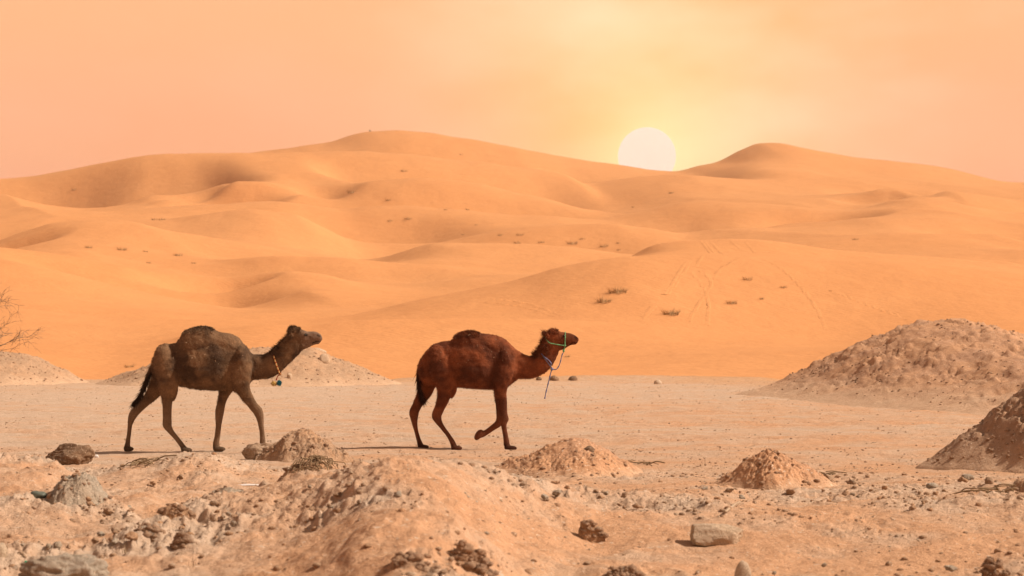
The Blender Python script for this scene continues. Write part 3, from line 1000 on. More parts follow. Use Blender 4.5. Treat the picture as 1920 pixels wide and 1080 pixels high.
def coat_dark(co, X, Zf):
    x, z = co[:, 0], co[:, 2]
    nz = noise3(co * 3.5, 5)
    c = lerp3((0.205, 0.125, 0.070), (0.075, 0.046, 0.029), np.clip(0.5 + 0.9 * nz + 0.5 * noise3(co * 14, 25), 0, 1))
    # darker tuft and spine, shoulder's cast shadow on the flank painted into the coat
    c = c * (1 - 0.45 * sstep(z, Zf(150), Zf(105)) * (x < X(1000)))[:, None]
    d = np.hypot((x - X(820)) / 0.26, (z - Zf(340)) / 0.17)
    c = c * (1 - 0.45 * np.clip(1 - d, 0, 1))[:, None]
    # greyer legs and muzzle
    leg = sstep(z, 0.92, 0.55) * (0.62 + 0.38 * np.clip(noise3(co * 6, 9) + 0.4, 0, 1))
    c = c * (1 - leg)[:, None] + np.array((0.185, 0.125, 0.080))[None, :] * leg[:, None]
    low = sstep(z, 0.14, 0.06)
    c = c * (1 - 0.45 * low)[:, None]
    fa = sstep(x, X(1385), X(1450)) * (z > Zf(330))
    c = c * (1 - fa)[:, None] + np.array((0.20, 0.135, 0.095))[None, :] * fa[:, None]
    c = c * (1 - 0.75 * face_marks(x, z, X, Zf, ((1522, 152), (1540, 160)), ((1488, 208), (1510, 198), (1546, 200)), (1440, 150)))[:, None]
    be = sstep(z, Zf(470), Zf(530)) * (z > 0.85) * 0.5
    return np.clip(c + be[:, None] * np.array((0.10, 0.06, 0.03))[None, :], 0.004, 1)


def coat_red(co, X, Zf):
    x, z = co[:, 0], co[:, 2]
    nz = noise3(co * 3.5, 15)
    c = lerp3((0.235, 0.074, 0.031), (0.095, 0.030, 0.015), np.clip(0.5 + 0.9 * nz + 0.5 * noise3(co * 14, 25), 0, 1))
    c = c * (1 - 0.3 * sstep(z, Zf(175), Zf(125)) * sstep(x, X(720), X(560)))[:, None]
    leg = sstep(z, 0.75, 0.45) * 0.55
    c = c * (1 - leg)[:, None] + np.array((0.11, 0.045, 0.026))[None, :] * leg[:, None]
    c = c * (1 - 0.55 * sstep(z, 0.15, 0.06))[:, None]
    fa = sstep(x, X(1180), X(1260)) * (z > Zf(300))
    c = c * (1 - 0.35 * fa)[:, None]
    c = c * (1 - 0.6 * face_marks(x, z, X, Zf, ((1350, 165), (1366, 174)), ((1310, 222), (1335, 208), (1374, 206)), (1268, 158)))[:, None]
    return np.clip(c, 0.004, 1)


C1 = dict(
    label='dark brown dromedary camel with a beaded collar and tassels, walking behind', scale=3.857, ox=200, oy=590, D=28.9, base_y=847.5, cx=370, seed=3,
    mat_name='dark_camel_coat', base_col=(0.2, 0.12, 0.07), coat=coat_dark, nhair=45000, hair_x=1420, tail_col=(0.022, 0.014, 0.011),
    trunk=[(322, 340, 400, .05), (340, 305, 450, .13), (370, 268, 490, .19), (410, 237, 505, .205), (460, 213, 512, .215), (510, 205, 518, .225), (560, 198, 526, .26), (620, 192, 538, .31), (720, 186, 548, .335),
           (800, 172, 550, .325), (860, 160, 548, .27), (905, 160, 544, .225), (940, 172, 540, .21), (980, 208, 528, .20), (1020, 254, 505, .17), (1052, 290, 476, .12)],
    hump=[(505, 200, 260, .05), (530, 168, 270, .10), (555, 130, 280, .14), (600, 106, 285, .165), (650, 92, 290, .175), (700, 87, 290, .17), (742, 93, 285, .165), (780, 114, 280, .16), (820, 130, 275, .155), (870, 138, 270, .15), (920, 152, 270, .13), (960, 178, 270, .10)],
    neck=[(960, 370, 125, .15, 0), (1010, 378, 108, .135, 0), (1065, 381, 92, .12, 0), (1130, 380, 89, .11, 0), (1190, 358, 86, .105, 0), (1245, 314, 80, .098, 0), (1295, 266, 80, .092, 0), (1335, 226, 80, .088, 0), (1362, 182, 68, .085, 0)],
    head=[(1322, 150, 42, .085, 0), (1360, 150, 54, .095, 0), (1405, 163, 50, .092, 0), (1450, 166, 43, .075, 0), (1495, 166, 42, .062, 0), (1525, 173, 37, .058, 0), (1543, 183, 25, .050, 0)],
    jaw=[(1370, 210, 50, .075, 0), (1410, 216, 42, .064, 0), (1450, 212, 29, .052, 0), (1490, 206, 17, .046, 0), (1534, 204, 10, .042, 0)],
    tail=[(352, 330, 16, .030, -.02), (325, 390, 16, .028, -.05), (300, 450, 15, .025, -.06), (275, 520, 12, .02, -.06), (255, 570, 8, .016, -.06)],
    leg_near_hind=[(448, 320, 92, .13, -.13), (440, 420, 84, .12, -.175), (447, 500, 73, .10, -.185), (455, 560, 58, .085, -.18), (451, 630, 37, .062, -.17), (450, 690, 33, .052, -.165), (450, 744, 32, .046, -.16), (450, 790, 34, .045, -.16),
                   (474, 838, 22, .036, -.16), (512, 884, 18, .033, -.16), (545, 925, 18, .034, -.16), (572, 962, 19, .040, -.16), (588, 980, 20, .045, -.16)],
    leg_far_hind=[(440, 330, 85, .12, .12), (400, 430, 80, .11, .165), (352, 520, 66, .09, .175), (305, 590, 45, .07, .17), (258, 638, 37, .055, .16), (212, 685, 33, .048, .16), (176, 728, 32, .045, .16), (160, 770, 24, .040, .16), (153, 805, 17, .035, .16),
                  (148, 855, 15.5, .033, .16), (140, 915, 17, .034, .16), (135, 960, 21, .04, .16), (134, 980, 22, .045, .16)],
    leg_near_fore=[(985, 340, 78, .09, -.15), (985, 430, 72, .10, -.175), (985, 500, 62, .09, -.18), (1005, 560, 48, .07, -.175), (1034, 610, 40, .058, -.17), (1066, 657, 34, .05, -.165), (1102, 702, 35, .05, -.16), (1117, 745, 28, .044, -.16), (1125, 800, 20, .036, -.16),
                   (1132, 850, 18, .034, -.16), (1136, 900, 20, .036, -.16), (1136, 950, 22, .042, -.16), (1136, 975, 22, .045, -.16)],
    leg_far_fore=[(930, 420, 70, .09, .13), (880, 500, 54, .085, .15), (842, 560, 43, .07, .15), (818, 640, 31, .054, .15), (806, 695, 33, .05, .15), (800, 750, 28, .044, .15), (796, 820, 21, .036, .15), (788, 890, 21, .035, .15), (780, 940, 24, .04, .15), (782, 975, 25, .045, .15)],
    flap_flank=[(508, 470, 24, .05, -.15), (506, 540, 22, .035, -.15), (500, 590, 16, .025, -.15), (494, 622, 8, .015, -.15)],
    lumps=[(946, 540, 26, .05, 24, 0, -.17), (1430, 150, 26, .085, 18, 0, 0), (1525, 185, 24, .050, 26, -10, 0), (990, 340, 62, .265, 130, 12, 0), (715, 410, 165, .35, 115, 0, 0), (432, 330, 88, .275, 120, 10, 0), (920, 230, 60, .17, 60, 0, 0), (1115, 690, 20, .04, 22, 0, -.165), (1345, 112, 34, .06, 24, 0, 0)],
    feet=[(585, -.16, .13), (140, .16, .12), (1150, -.16, .14), (798, .15, .15)],
    ears=[(1338, 150, -.095, 20), (1325, 135, .09, 25)],
    tufts={'hump_hair': (535, 775, 150, 1800, .026, .45, 1.05), 'nape_hair': (1180, 1345, 300, 1300, .05, .55, 0.5), 'crown_hair': (1290, 1400, 135, 800, .035, .6, 0.8)},
    tail_hair=[(330, 400, -.06), (305, 470, -.07), (275, 540, -.07), (240, 600, -.06), (205, 635, -.05)], eye=(1440, 148, .078))

C2 = dict(
    label='red-brown dromedary camel with a green halter and blue lead rope, one foreleg raised', scale=4.0, ox=740, oy=590, D=29.7, base_y=842, cx=880, seed=8,
    mat_name='red_camel_coat', base_col=(0.2, 0.08, 0.04), coat=coat_red, nhair=45000, hair_x=1200, tail_col=(0.03, 0.011, 0.008),
    trunk=[(174, 390, 440, .05), (190, 340, 480, .13), (220, 293, 520, .19), (265, 245, 532, .205), (315, 211, 536, .22), (370, 196, 539, .225), (420, 190, 540, .24), (475, 183, 542, .29), (570, 170, 550, .33), (640, 162, 554, .325), (690, 158, 557, .29), (740, 160, 559, .235),
           (800, 176, 553, .21), (850, 200, 535, .20), (890, 238, 505, .18), (925, 275, 478, .12)],
    hump=[(405, 200, 270, .05), (430, 182, 275, .08), (465, 150, 280, .12), (520, 128, 285, .15), (570, 119, 290, .16), (605, 126, 290, .16), (660, 136, 285, .16), (730, 146, 280, .15), (800, 164, 280, .12), (840, 186, 280, .09)],
    neck=[(850, 360, 125, .15, 0), (900, 372, 108, .135, 0), (955, 384, 95, .12, 0), (1010, 392, 86, .11, 0), (1065, 374, 83, .105, 0), (1112, 336, 80, .10, 0), (1145, 288, 76, .095, 0), (1166, 238, 72, .09, 0), (1180, 190, 62, .085, 0)],
    head=[(1150, 158, 38, .082, 0), (1190, 166, 54, .095, 0), (1235, 172, 48, .092, 0), (1285, 175, 43, .072, 0), (1325, 178, 37, .060, 0), (1355, 186, 28, .054, 0), (1370, 192, 18, .045, 0)],
    jaw=[(1200, 222, 44, .075, 0), (1240, 230, 34, .062, 0), (1280, 222, 24, .050, 0), (1320, 215, 13, .044, 0), (1356, 210, 8, .040, 0)],
    tail=[(192, 370, 16, .030, -.02), (180, 430, 15, .028, -.05), (182, 490, 13, .025, -.06), (186, 550, 11, .02, -.06), (192, 600, 8, .016, -.06)],
    leg_near_hind=[(330, 330, 100, .13, -.13), (360, 430, 92, .12, -.175), (386, 510, 76, .10, -.185), (376, 585, 54, .08, -.18), (360, 645, 44, .06, -.17), (335, 705, 38, .05, -.165), (318, 752, 38, .047, -.16), (334, 796, 26, .04, -.16), (364, 841, 18, .034, -.16),
                   (405, 895, 16, .032, -.16), (432, 940, 19, .036, -.16), (445, 970, 22, .043, -.16), (450, 990, 23, .045, -.16)],
    leg_far_hind=[(290, 350, 90, .12, .12), (256, 450, 78, .11, .165), (236, 530, 66, .09, .175), (216, 590, 54, .075, .17), (190, 634, 42, .06, .165), (162, 685, 36, .05, .16), (141, 738, 37, .047, .16), (143, 780, 28, .042, .16), (149, 828, 20, .036, .16),
                  (161, 880, 15.5, .032, .16), (176, 935, 17, .034, .16), (188, 970, 21, .04, .16), (192, 992, 22, .045, .16)],
    leg_near_fore=[(820, 330, 82, .09, -.15), (815, 430, 76, .10, -.175), (800, 500, 62, .09, -.18), (798, 570, 43, .066, -.175), (806, 650, 37, .055, -.165), (810, 725, 35, .05, -.16), (817, 780, 37, .05, -.16), (818, 818, 22, .04, -.16), (826, 872, 19, .035, -.16), (836, 930, 21, .037, -.16), (840, 970, 24, .043, -.16)],
    leg_far_fore=[(800, 430, 72, .09, .13), (786, 520, 54, .085, .15), (784, 600, 38, .062, .15), (790, 690, 33, .052, .15), (795, 770, 34, .05, .15), (778, 812, 28, .046, .15), (735, 846, 23, .038, .15), (692, 877, 21, .036, .15), (662, 894, 23, .042, .15), (642, 900, 24, .05, .15)],
    flap_flank=[(448, 500, 26, .05, -.15), (446, 560, 22, .035, -.15), (436, 600, 14, .025, -.15), (430, 622, 6, .015, -.15)],
    lumps=[(1262, 160, 26, .085, 18, 0, 0), (1352, 198, 22, .050, 24, -10, 0), (835, 345, 64, .265, 135, 12, 0), (585, 410, 150, .35, 120, 0, 0), (318, 340, 98, .275, 130, -14, 0), (780, 235, 60, .17, 60, 0, 0), (1190, 126, 36, .06, 22, 0, 0),
           (628, 900, 26, .085, 46, -34, .15), (765, 530, 26, .05, 26, 0, -.17), (838, 775, 18, .04, 26, 0, -.16)],
    feet=[(463, -.16, .14), (208, .16, .14), (864, -.16, .16)],
    ears=[(1142, 150, -.09, 30), (1128, 140, .09, 35)],
    tufts={'hump_hair': (425, 640, 172, 2600, .034, .5, 1.05), 'nape_hair': (1040, 1160, 330, 1800, .07, .6, 0.55), 'crown_hair': (1110, 1230, 150, 700, .035, .6, 0.8)},
    tail_hair=[(178, 430, -.06), (176, 490, -.07), (186, 560, -.07), (200, 600, -.07), (215, 625, -.06)], eye=(1268, 158, .078))

camel_a, XA, ZA, RA = build_camel(C1)
camel_b, XB, ZB, RB = build_camel(C2)

M['collar_y'] = flat_mat('collar_yellow_bead', (0.62, 0.40, 0.16), 0.3, 40)
M['collar_r'] = flat_mat('collar_red_bead', (0.35, 0.07, 0.03), 0.3, 40)
M['tassel_y'] = flat_mat('yellow_tassel', (0.72, 0.52, 0.18), 0.35, 60)
M['tassel_b'] = flat_mat('teal_tassel', (0.02, 0.17, 0.22), 0.35, 60)
M['green_rope'] = flat_mat('green_rope', (0.17, 0.42, 0.20), 0.35, 60)
M['blue_rope'] = flat_mat('blue_rope', (0.20, 0.22, 0.38), 0.4, 60)


def ellipse_loop(c1, c2, half_w, k=26, over=1.06, sup=2.0):
    """a loop round a limb: seen side-on it runs from c1 to c2, half_w is its reach towards the camera"""
    c1, c2 = np.array(c1), np.array(c2)
    mid, ax = (c1 + c2) / 2, (c2 - c1) / 2
    P = []
    for i in range(k + 1):
        t = 2 * math.pi * i / k
        p = mid + ax * math.cos(t) * over
        P.append((p[0], -half_w * over * math.sin(t), p[1]))
    return P


def dress_camels():
    # beaded collar with two tassels
    loop = ellipse_loop((XA(1203), ZA(283)), (XA(1252), ZA(432)), 0.115, 40, 1.05)
    col_root = None
    bm_y, bm_r = [], []
    P = np.array(loop)
    L = np.concatenate([[0], np.cumsum(np.linalg.norm(np.diff(P, axis=0), axis=1))])
    nb = int(L[-1] / 0.021)
    q = np.stack([np.interp(np.linspace(0, L[-1], nb, endpoint=False), L, P[:, k]) for k in range(3)], 1)
    V, Fc = rope(loop, 0.008, 6, False)
    c = mesh_obj('collar', V, Fc, M['collar_r'], camel_a)
    c['label'] = 'beaded collar strung with yellow and dark red beads'
    for i in range(nb):
        v, f = ellipsoid((0, 0, 0), (0.0145, 0.0145, 0.0145), 0, 8)
        if i < 2:
            me = bpy.data.meshes.new('bead'); me.from_pydata(v, [], f); me.validate()
            me.materials.append(M['collar_y'] if i == 0 else M['collar_r'])
            (bm_y if i == 0 else bm_r).append(me)
        me = (bm_y if i % 3 else bm_r)[0] if i >= 2 else (bm_y if i == 0 else bm_r)[0]
        o = bpy.data.objects.new('bead', me); col.objects.link(o); o.parent = c; o.location = tuple(q[i])
    V, Fc = rope([(XA(1250), -0.03, ZA(430)), (XA(1232), -0.04, ZA(455)), (XA(1225), -0.04, ZA(478))], 0.009, 6)
    s = mesh_obj('tassel_cord', V, Fc, M['collar_r'], c)
    rng = np.random.default_rng(5)
    for nm, mt, cx, cz, rx, rz in (('tassel', 'tassel_y', 1210, 499, 0.05, 0.042), ('tassel', 'tassel_b', 1247, 495, 0.042, 0.05)):
        k = 500
        d = rng.normal(0, 1, (k, 3)); d /= np.linalg.norm(d, axis=1)[:, None]
        ctr = np.array((XA(cx), -0.05, ZA(cz)))
        v0, f0 = ellipsoid(tuple(ctr), (rx * 0.75, rx * 0.7, rz * 0.75), 0, 12)
        pos = ctr + d * np.array((rx, rx, rz)) * 0.6
        sd_ = np.cross(d, rng.normal(0, 1, (k, 3))); sd_ /= np.linalg.norm(sd_, axis=1)[:, None]
        VV = list(v0); FF = list(f0)
        for i in range(k):
            o = len(VV)
            VV += [tuple(pos[i] - sd_[i] * 0.004), tuple(pos[i] + sd_[i] * 0.004), tuple(pos[i] + d[i] * np.array((rx, rx, rz)) * rng.uniform(0.35, 0.6) + np.array((0, 0, -0.008)))]
            FF.append((o, o + 1, o + 2))
        t = mesh_obj(nm, VV, FF, M[mt], c, smooth=False)
        t['label'] = 'fluffy yellow wool tassel' if mt == 'tassel_y' else 'fluffy teal wool tassel'
    # green halter: noseband, cheek strap, chin knot
    V, Fc = rope(ellipse_loop((XB(1278), ZB(130)), (XB(1274), ZB(244)), 0.078, 30, 1.04), 0.0085, 6)
    h = mesh_obj('halter', V, Fc, M['green_rope'], camel_b)
    h['label'] = 'green rope halter round the muzzle and behind the cheeks'
    for sg in (-1, 1):
        V, Fc = rope([(XB(1276), sg * 0.075, ZB(229)), (XB(1240), sg * 0.088, ZB(225)), (XB(1200), sg * 0.094, ZB(218)), (XB(1162), sg * 0.098, ZB(210)), (XB(1140), sg * 0.085, ZB(190)), (XB(1128), sg * 0.05, ZB(172)), (XB(1122), 0, ZB(162))], 0.008, 6)
        mesh_obj('cheek_strap', V, Fc, M['green_rope'], h)
    v, f = ellipsoid((XB(1276), -0.075, ZB(229)), (0.017, 0.014, 0.017), 0, 10)
    mesh_obj('knot', v, f, M['green_rope'], h)
    V, Fc = rope([(XB(1274), -0.03, ZB(240)), (XB(1268), -0.04, ZB(262)), (XB(1266), -0.035, ZB(278))], 0.012, 6)
    mesh_obj('chin_loop', V, Fc, M['green_rope'], h)
    v, f = ellipsoid((XB(1266), -0.04, ZB(268)), (0.019, 0.017, 0.024), 0, 10)
    mesh_obj('knot', v, f, M['green_rope'], h)
    # blue lead rope: loop round the neck, knot, line to the chin, hanging end
    V, Fc = rope(ellipse_loop((XB(1090), ZB(280)), (XB(1180), ZB(400)), 0.106, 34, 1.05), 0.010, 6)
    r = mesh_obj('lead_rope', V, Fc, M['blue_rope'], camel_b)
    r['label'] = 'faded blue rope tied round the neck, its end hanging free'
    V, Fc = rope([(XB(1098), -0.09, ZB(290)), (XB(1130), -0.122, ZB(322)), (XB(1160), -0.115, ZB(345)), (XB(1172), -0.09, ZB(368)), (XB(1165), -0.08, ZB(380))], 0.009, 6)
    mesh_obj('second_loop', V, Fc, M['blue_rope'], r)
    v, f = ellipsoid((XB(1178), -0.06, ZB(405)), (0.028, 0.022, 0.024), 0, 10)
    mesh_obj('knot', v, f, M['blue_rope'], r)
    V, Fc = rope([(XB(1183), -0.06, ZB(406)), (XB(1205), -0.055, ZB(408)), (XB(1228), -0.05, ZB(385)), (XB(1244), -0.045, ZB(340)), (XB(1254), -0.04, ZB(300)), (XB(1264), -0.035, ZB(280))], 0.0085, 6)
    mesh_obj('chin_line', V, Fc, M['blue_rope'], r)
    V, Fc = rope([(XB(1176), -0.06, ZB(408)), (XB(1165), -0.06, ZB(450)), (XB(1148), -0.058, ZB(520)), (XB(1133), -0.055, ZB(580)), (XB(1124), -0.055, ZB(626))], 0.0095, 6)
    mesh_obj('hanging_end', V, Fc, M['blue_rope'], r)


dress_camels()

# ------------------------------------------------------------------ stones, clods and small finds on the ground
ICO = {}


def ico(sub):
    if sub not in ICO:
        bm = bmesh.new()
        bmesh.ops.create_icosphere(bm, subdivisions=sub, radius=1.0)
        bm.verts.ensure_lookup_table()
        ICO[sub] = (np.array([v.co[:] for v in bm.verts]), np.array([[v.index for v in f.verts] for f in bm.faces]))
        bm.free()
    return ICO[sub]


def rock_shape(seed, sub=3, planes=9, cut=0.72, rough=0.10, boxy=0.0):
    rng = np.random.default_rng(seed)
    v, f = ico(sub)
    v = v.copy()
    if boxy:
        v = v / (np.max(np.abs(v), axis=1)[:, None] ** boxy)
    for k in range(planes):
        n = rng.normal(0, 1, 3); n /= np.linalg.norm(n)
        c = rng.uniform(cut, 1.0)
        dd = v @ n
        v = v - np.clip(dd - c, 0, None)[:, None] * n * 0.92
    nv = v / np.linalg.norm(v, axis=1)[:, None]
    r = rough * (0.9 * noise3(v * 1.7 + seed, seed) + 0.6 * (0.6 - 1.6 * np.abs(noise3(v * 3.6 + seed, seed + 2))) + 0.45 * noise3(v * 9.1, seed + 4))
    v = v + nv * r[:, None]
    lo, hi = v.min(0), v.max(0)
    v = (v - (lo + hi) / 2) / ((hi - lo) / 2)
    return v, f


def rock(name, label, cat, pxa, pxb, pyt, pyb, mat, seed, deep=0.8, sub=3, planes=9, cut=0.72, rough=0.16, boxy=0.0, sink=0.34, rot=0.0, group=None, at=None, tilt=0.0):
    """a stone filling photo columns pxa..pxb and rows pyt..pyb, standing where its foot meets the ground"""
    p = at or ground_hit((pxa + pxb) / 2, pyb)
    mpp = p.y / F
    hw, h = (pxb - pxa) / 2 * mpp, (pyb - pyt) * mpp
    v, f = rock_shape(seed, sub, planes, cut, rough, boxy)
    full = h / (1 - sink)
    V = v * np.array((hw, hw * deep, full / 2))
    if tilt:
        c, s = math.cos(tilt), math.sin(tilt)
        V = np.stack([c * V[:, 0] - s * V[:, 2], V[:, 1], s * V[:, 0] + c * V[:, 2]], 1)
    V[:, 2] += full / 2 - sink * full
    o = mesh_obj(name, V, f, mat, smooth=(sub >= 3))
    cy = p.y + hw * deep * 0.6
    zs = [p.z] if at else [gz(p.x + a * hw * 0.6, cy + c * hw * deep * 0.7) for a in (-1, 0, 1) for c in (-1, 0, 1)]
    o.location = (p.x, cy, min(zs) - (0.0 if at else 0.01))
    o.rotation_euler = (0, 0, rot)
    tag(o, label, cat, group)
    return o



def clod_heap(name, label, pxa, pxb, pyt, pyb, mat, seed, peak=0.4, cat='clod', rough=0.35):
    """a crumbling clod that grows out of the ground; steep towards the shade"""
    p = ground_hit((pxa + pxb) / 2, pyb)
    mid, w = (pxa + pxb) / 2, (pxb - pxa) * 1.25
    pxa, pxb = mid - w / 2, mid + w / 2
    pyt = pyb - 0.62 * (pyb - pyt)
    d = p.y + 0.3 * w * p.y / F
    h = (pyb - pyt) * d / F
    ybase = lambda x: float(540 - F * math.tan(math.atan2(ground_h(np.array([d * U(x)]), np.array([d]), False)[0] - CAM_H, d) - PITCH))
    pts = []
    for t, k in ((0, -0.15), (0.06, 0.35), (peak * 0.6, 0.85), (peak, 1.0), (peak + (1 - peak) * 0.45, 0.72), (peak + (1 - peak) * 0.8, 0.25), (1.0, -0.15)):
        x = pxa + t * w
        pts.append((x, ybase(x) - k * (pyb - pyt), d))
    wm = 0.42 * w * d / F
    return heap(name, label, pts, wm, wm * 0.9, mat, seed, rough=rough * h * 0.6, nx=60, ny=50, cat=cat, lump=0.8, pf=1.5)


heap('earth_heap', 'crumbly heap of broken earth beyond the wedge-shaped clod', P3([(490, 856), (520, 836), (548, 816), (580, 810), (612, 826), (650, 850), (700, 868)], 26.6),
     0.9, 0.5, M['clod'], 231, rough=0.075, nx=120, ny=90, cat='heap', lump=0.55)
heap('grey_earth_lump', 'pale grey crusted earth lump on the slope below the brown boulder', P3([(88, 958), (108, 914), (125, 900), (150, 893), (170, 894), (186, 907), (208, 936), (240, 958), (275, 985)], 17.3),
     0.8, 0.35, M['grey_clod'], 251, rough=0.05, nx=130, ny=110, cat='lump', lump=0.35, pf=1.5)
heap('root_clump', 'clump of dry roots and straw tangled in brown earth', P3([(508, 920), (535, 888), (560, 872), (600, 866), (630, 878), (655, 898), (670, 915)], 19.6),
     0.75, 0.4, M['mound_dark'], 271, rough=0.05, nx=110, ny=90, cat='root clump', lump=0.4)
heap('crust_ridge', 'ragged ridge of grey crumbs beside the tilted brown rock', P3([(362, 950), (380, 934), (405, 922), (430, 914), (450, 922), (470, 940)], 17.1),
     0.5, 0.3, M['grey_clod'], 291, rough=0.05, nx=90, ny=70, cat='ridge', lump=0.5)
heap('earth_mound', 'small dark earth mound at the foot of the steep crumbling bank', P3([(1868, 935), (1890, 912), (1915, 896), (1960, 885), (2030, 890), (2090, 930)], 19.6),
     0.7, 0.6, M['mound_dark'], 311, rough=0.05, nx=90, ny=70, lump=0.5)

rock('boulder', 'dark brown boulder with a lumpy shaded face, beside the camel\'s hind foot', 'boulder', 80, 173, 829, 871, M['brown_rock'], 11, 0.75, 5, 8, 0.66, 0.17, 0.55, 0.16)
rock('earth_block', 'wedge-shaped clod lying by the dark brown camel\'s forefoot', 'clod', 450, 532, 828, 862, M['clod'], 12, 0.7, 5, 10, 0.58, 0.20, 0.2, 0.30)
clod_heap('rock', 'tilted brown rock on the near bank, casting a long shadow', 308, 356, 926, 966, M['clod'], 960, 0.35, 'rock')
clod_heap('clod', 'spiky crumbling clod below the grey crusted lump', 258, 306, 982, 1009, M['grey_clod'], 980, 0.35, 'clod')
clod_heap('rock', 'small upright rounded stone on the near bank of sand', 333, 358, 988, 1014, M['clod'], 1000, 0.35, 'rock')
rock('boulder', 'broad lumpy grey earth boulder half buried, with a green shard against it', 'boulder', 32, 205, 1028, 1098, M['grey_clod'], 16, 0.55, 5, 6, 0.72, 0.22, 0.15, 0.2)
rock('stone', 'whitish rounded stone beside the broad lumpy grey boulder', 'stone', -22, 20, 1008, 1042, M['pale_stone'], 17, 0.8)
rock('stone_block', 'pale squared stone block with a broken reddish end lying on the sand', 'stone block', 1294, 1396, 976, 1006, M['pale_stone'], 18, 0.45, 5, 7, 0.72, 0.08, 0.75, 0.25, 0.06)
clod_heap('rock', 'single grey-brown stone with a dark side, alone on smooth sand', 1848, 1878, 1030, 1063, M['clod'], 1080, 0.35, 'rock')
rock('stone', 'upright white pointed stone sticking out of the sand', 'stone', 1374, 1408, 1046, 1096, M['pale_stone'], 20, 0.5, 3, 8, 0.62, 0.06)
clod_heap('clod', 'dark crumbling clod pair, larger one', 858, 892, 1018, 1056, M['clod'], 1120, 0.35, 'clod')
clod_heap('clod', 'dark crumbling clod pair, smaller one', 890, 918, 1026, 1060, M['clod'], 1140, 0.35, 'clod')
clod_heap('clod', 'low triangular clod with a dark side near the crumbling clod pair', 738, 800, 1028, 1064, M['clod'], 1160, 0.35, 'clod')
clod_heap('clod', 'long thin slab of dried earth half sunk in sand', 1140, 1196, 1052, 1086, M['clod'], 1180, 0.6, 'clod')
clod_heap('clod', 'split clod of earth on the open sandy patch', 1094, 1124, 974, 1001, M['clod'], 1200, 0.35, 'clod')
rock('clod', 'dark clod on the flank of the low cracked spoil heap', 'clod', 1090, 1118, 826, 846, M['brown_rock'], 26, 0.7, 3, 6, 0.7, 0.18, at=Vector((float(Xpx(1104, 853, 24.3)), 24.2, float(Zpx(856, 24.2)))))
for k, (a, b_, c, d, lb) in enumerate([(1029, 1049, 703, 714, 'brown stone at the foot of the dunes behind the lead rope'), (1065, 1083, 704, 714, 'rounded brown stone at the foot of the dunes ahead of the red-brown camel'),
                                      (1226, 1241, 711, 720, 'small white stone at the far edge of the gravel plain'), (1005, 1016, 706, 713, 'tiny stone under the red-brown camel\'s throat at the gravel edge'),
                                      (658, 680, 709, 721, 'dark grey stone at the foot of the stony mound')]):
    rock('stone', lb, 'stone', a, b_, c, d, M['pale_stone'] if k == 2 else M['brown_rock'], 40 + k, 0.8, 2, 6, 0.7, 0.1)
for k, (a, b_, c, d, lb) in enumerate([(575, 612, 652, 672, 'larger pale boulder on top of the stony mound behind the camel'), (597, 618, 663, 680, 'smaller pale boulder just below the mound top'), (538, 548, 700, 710, 'small pale stone low on the stony mound behind the tassels')]):
    # foot of each stone on the mound surface
    o, X_, Y_, Z_, H_, hm = HEAPS[4]
    pxm = 960 + F * X_ / Y_
    sel = np.argmin((pxm - (a + b_) / 2) ** 2 * 0.6 + (540 - F * np.tan(np.arctan2(Z_ - CAM_H, Y_) - PITCH) - d) ** 2)
    at = Vector((float(X_.ravel()[sel]), float(Y_.ravel()[sel]), float(Z_.ravel()[sel])))
    rock('boulder' if k < 2 else 'stone', lb, 'boulder' if k < 2 else 'stone', a, b_, c, d, M['pale_stone'], 60 + k, 0.8, 3, 8, 0.66, 0.08, at=at)

# middling clods, each one a thing of its own
rng = np.random.default_rng(77)
shapes = []
for k in range(10):
    v, f = rock_shape(300 + k, 3, 9, 0.55, 0.34)
    me = mesh_obj('earth_clod', v * np.array((1, 0.85, 0.72)), f, M['clod'] if k % 3 else M['grey_clod'])
    shapes.append(me.data); bpy.data.objects.remove(me)
n_clod = 0
tries = 0
while n_clod < 80 and tries < 4000:
    tries += 1
    px, py = rng.uniform(-60, 1980), rng.uniform(885, 1095)
    p = ground_hit(px, py)
    if p.y > 24: continue
    cr = 0.5 + 0.5 * float(fbm(np.array([p.x / 1.35]), np.array([p.y / 1.7]), 31, 4)[0])
    if cr < 0.50 + 0.08 * rng.random(): continue
    w = rng.choice([5, 6, 7, 8, 10, 13]) * p.y / F
    ki = n_clod % 10
    big_ = w / p.y * F > 7.5
    o = bpy.data.objects.new('earth_clod', shapes[ki]); col.objects.link(o)
    o.scale = (w, w * rng.uniform(0.7, 1.1), w * rng.uniform(0.6, 1.0)); o.rotation_euler = (rng.uniform(-.4, .4), rng.uniform(-.4, .4), rng.uniform(0, 6.28))
    o.location = (p.x, p.y, p.z + w * 0.08)
    tag(o, ('larger ' if big_ else 'small ') + ('brown' if ki % 3 else 'pale grey') + ' clod of dried earth on the crusted foreground sand', 'clod', ('larger ' if big_ else 'small ') + ('brown' if ki % 3 else 'grey') + ' clods strewn over the foreground')
    n_clod += 1


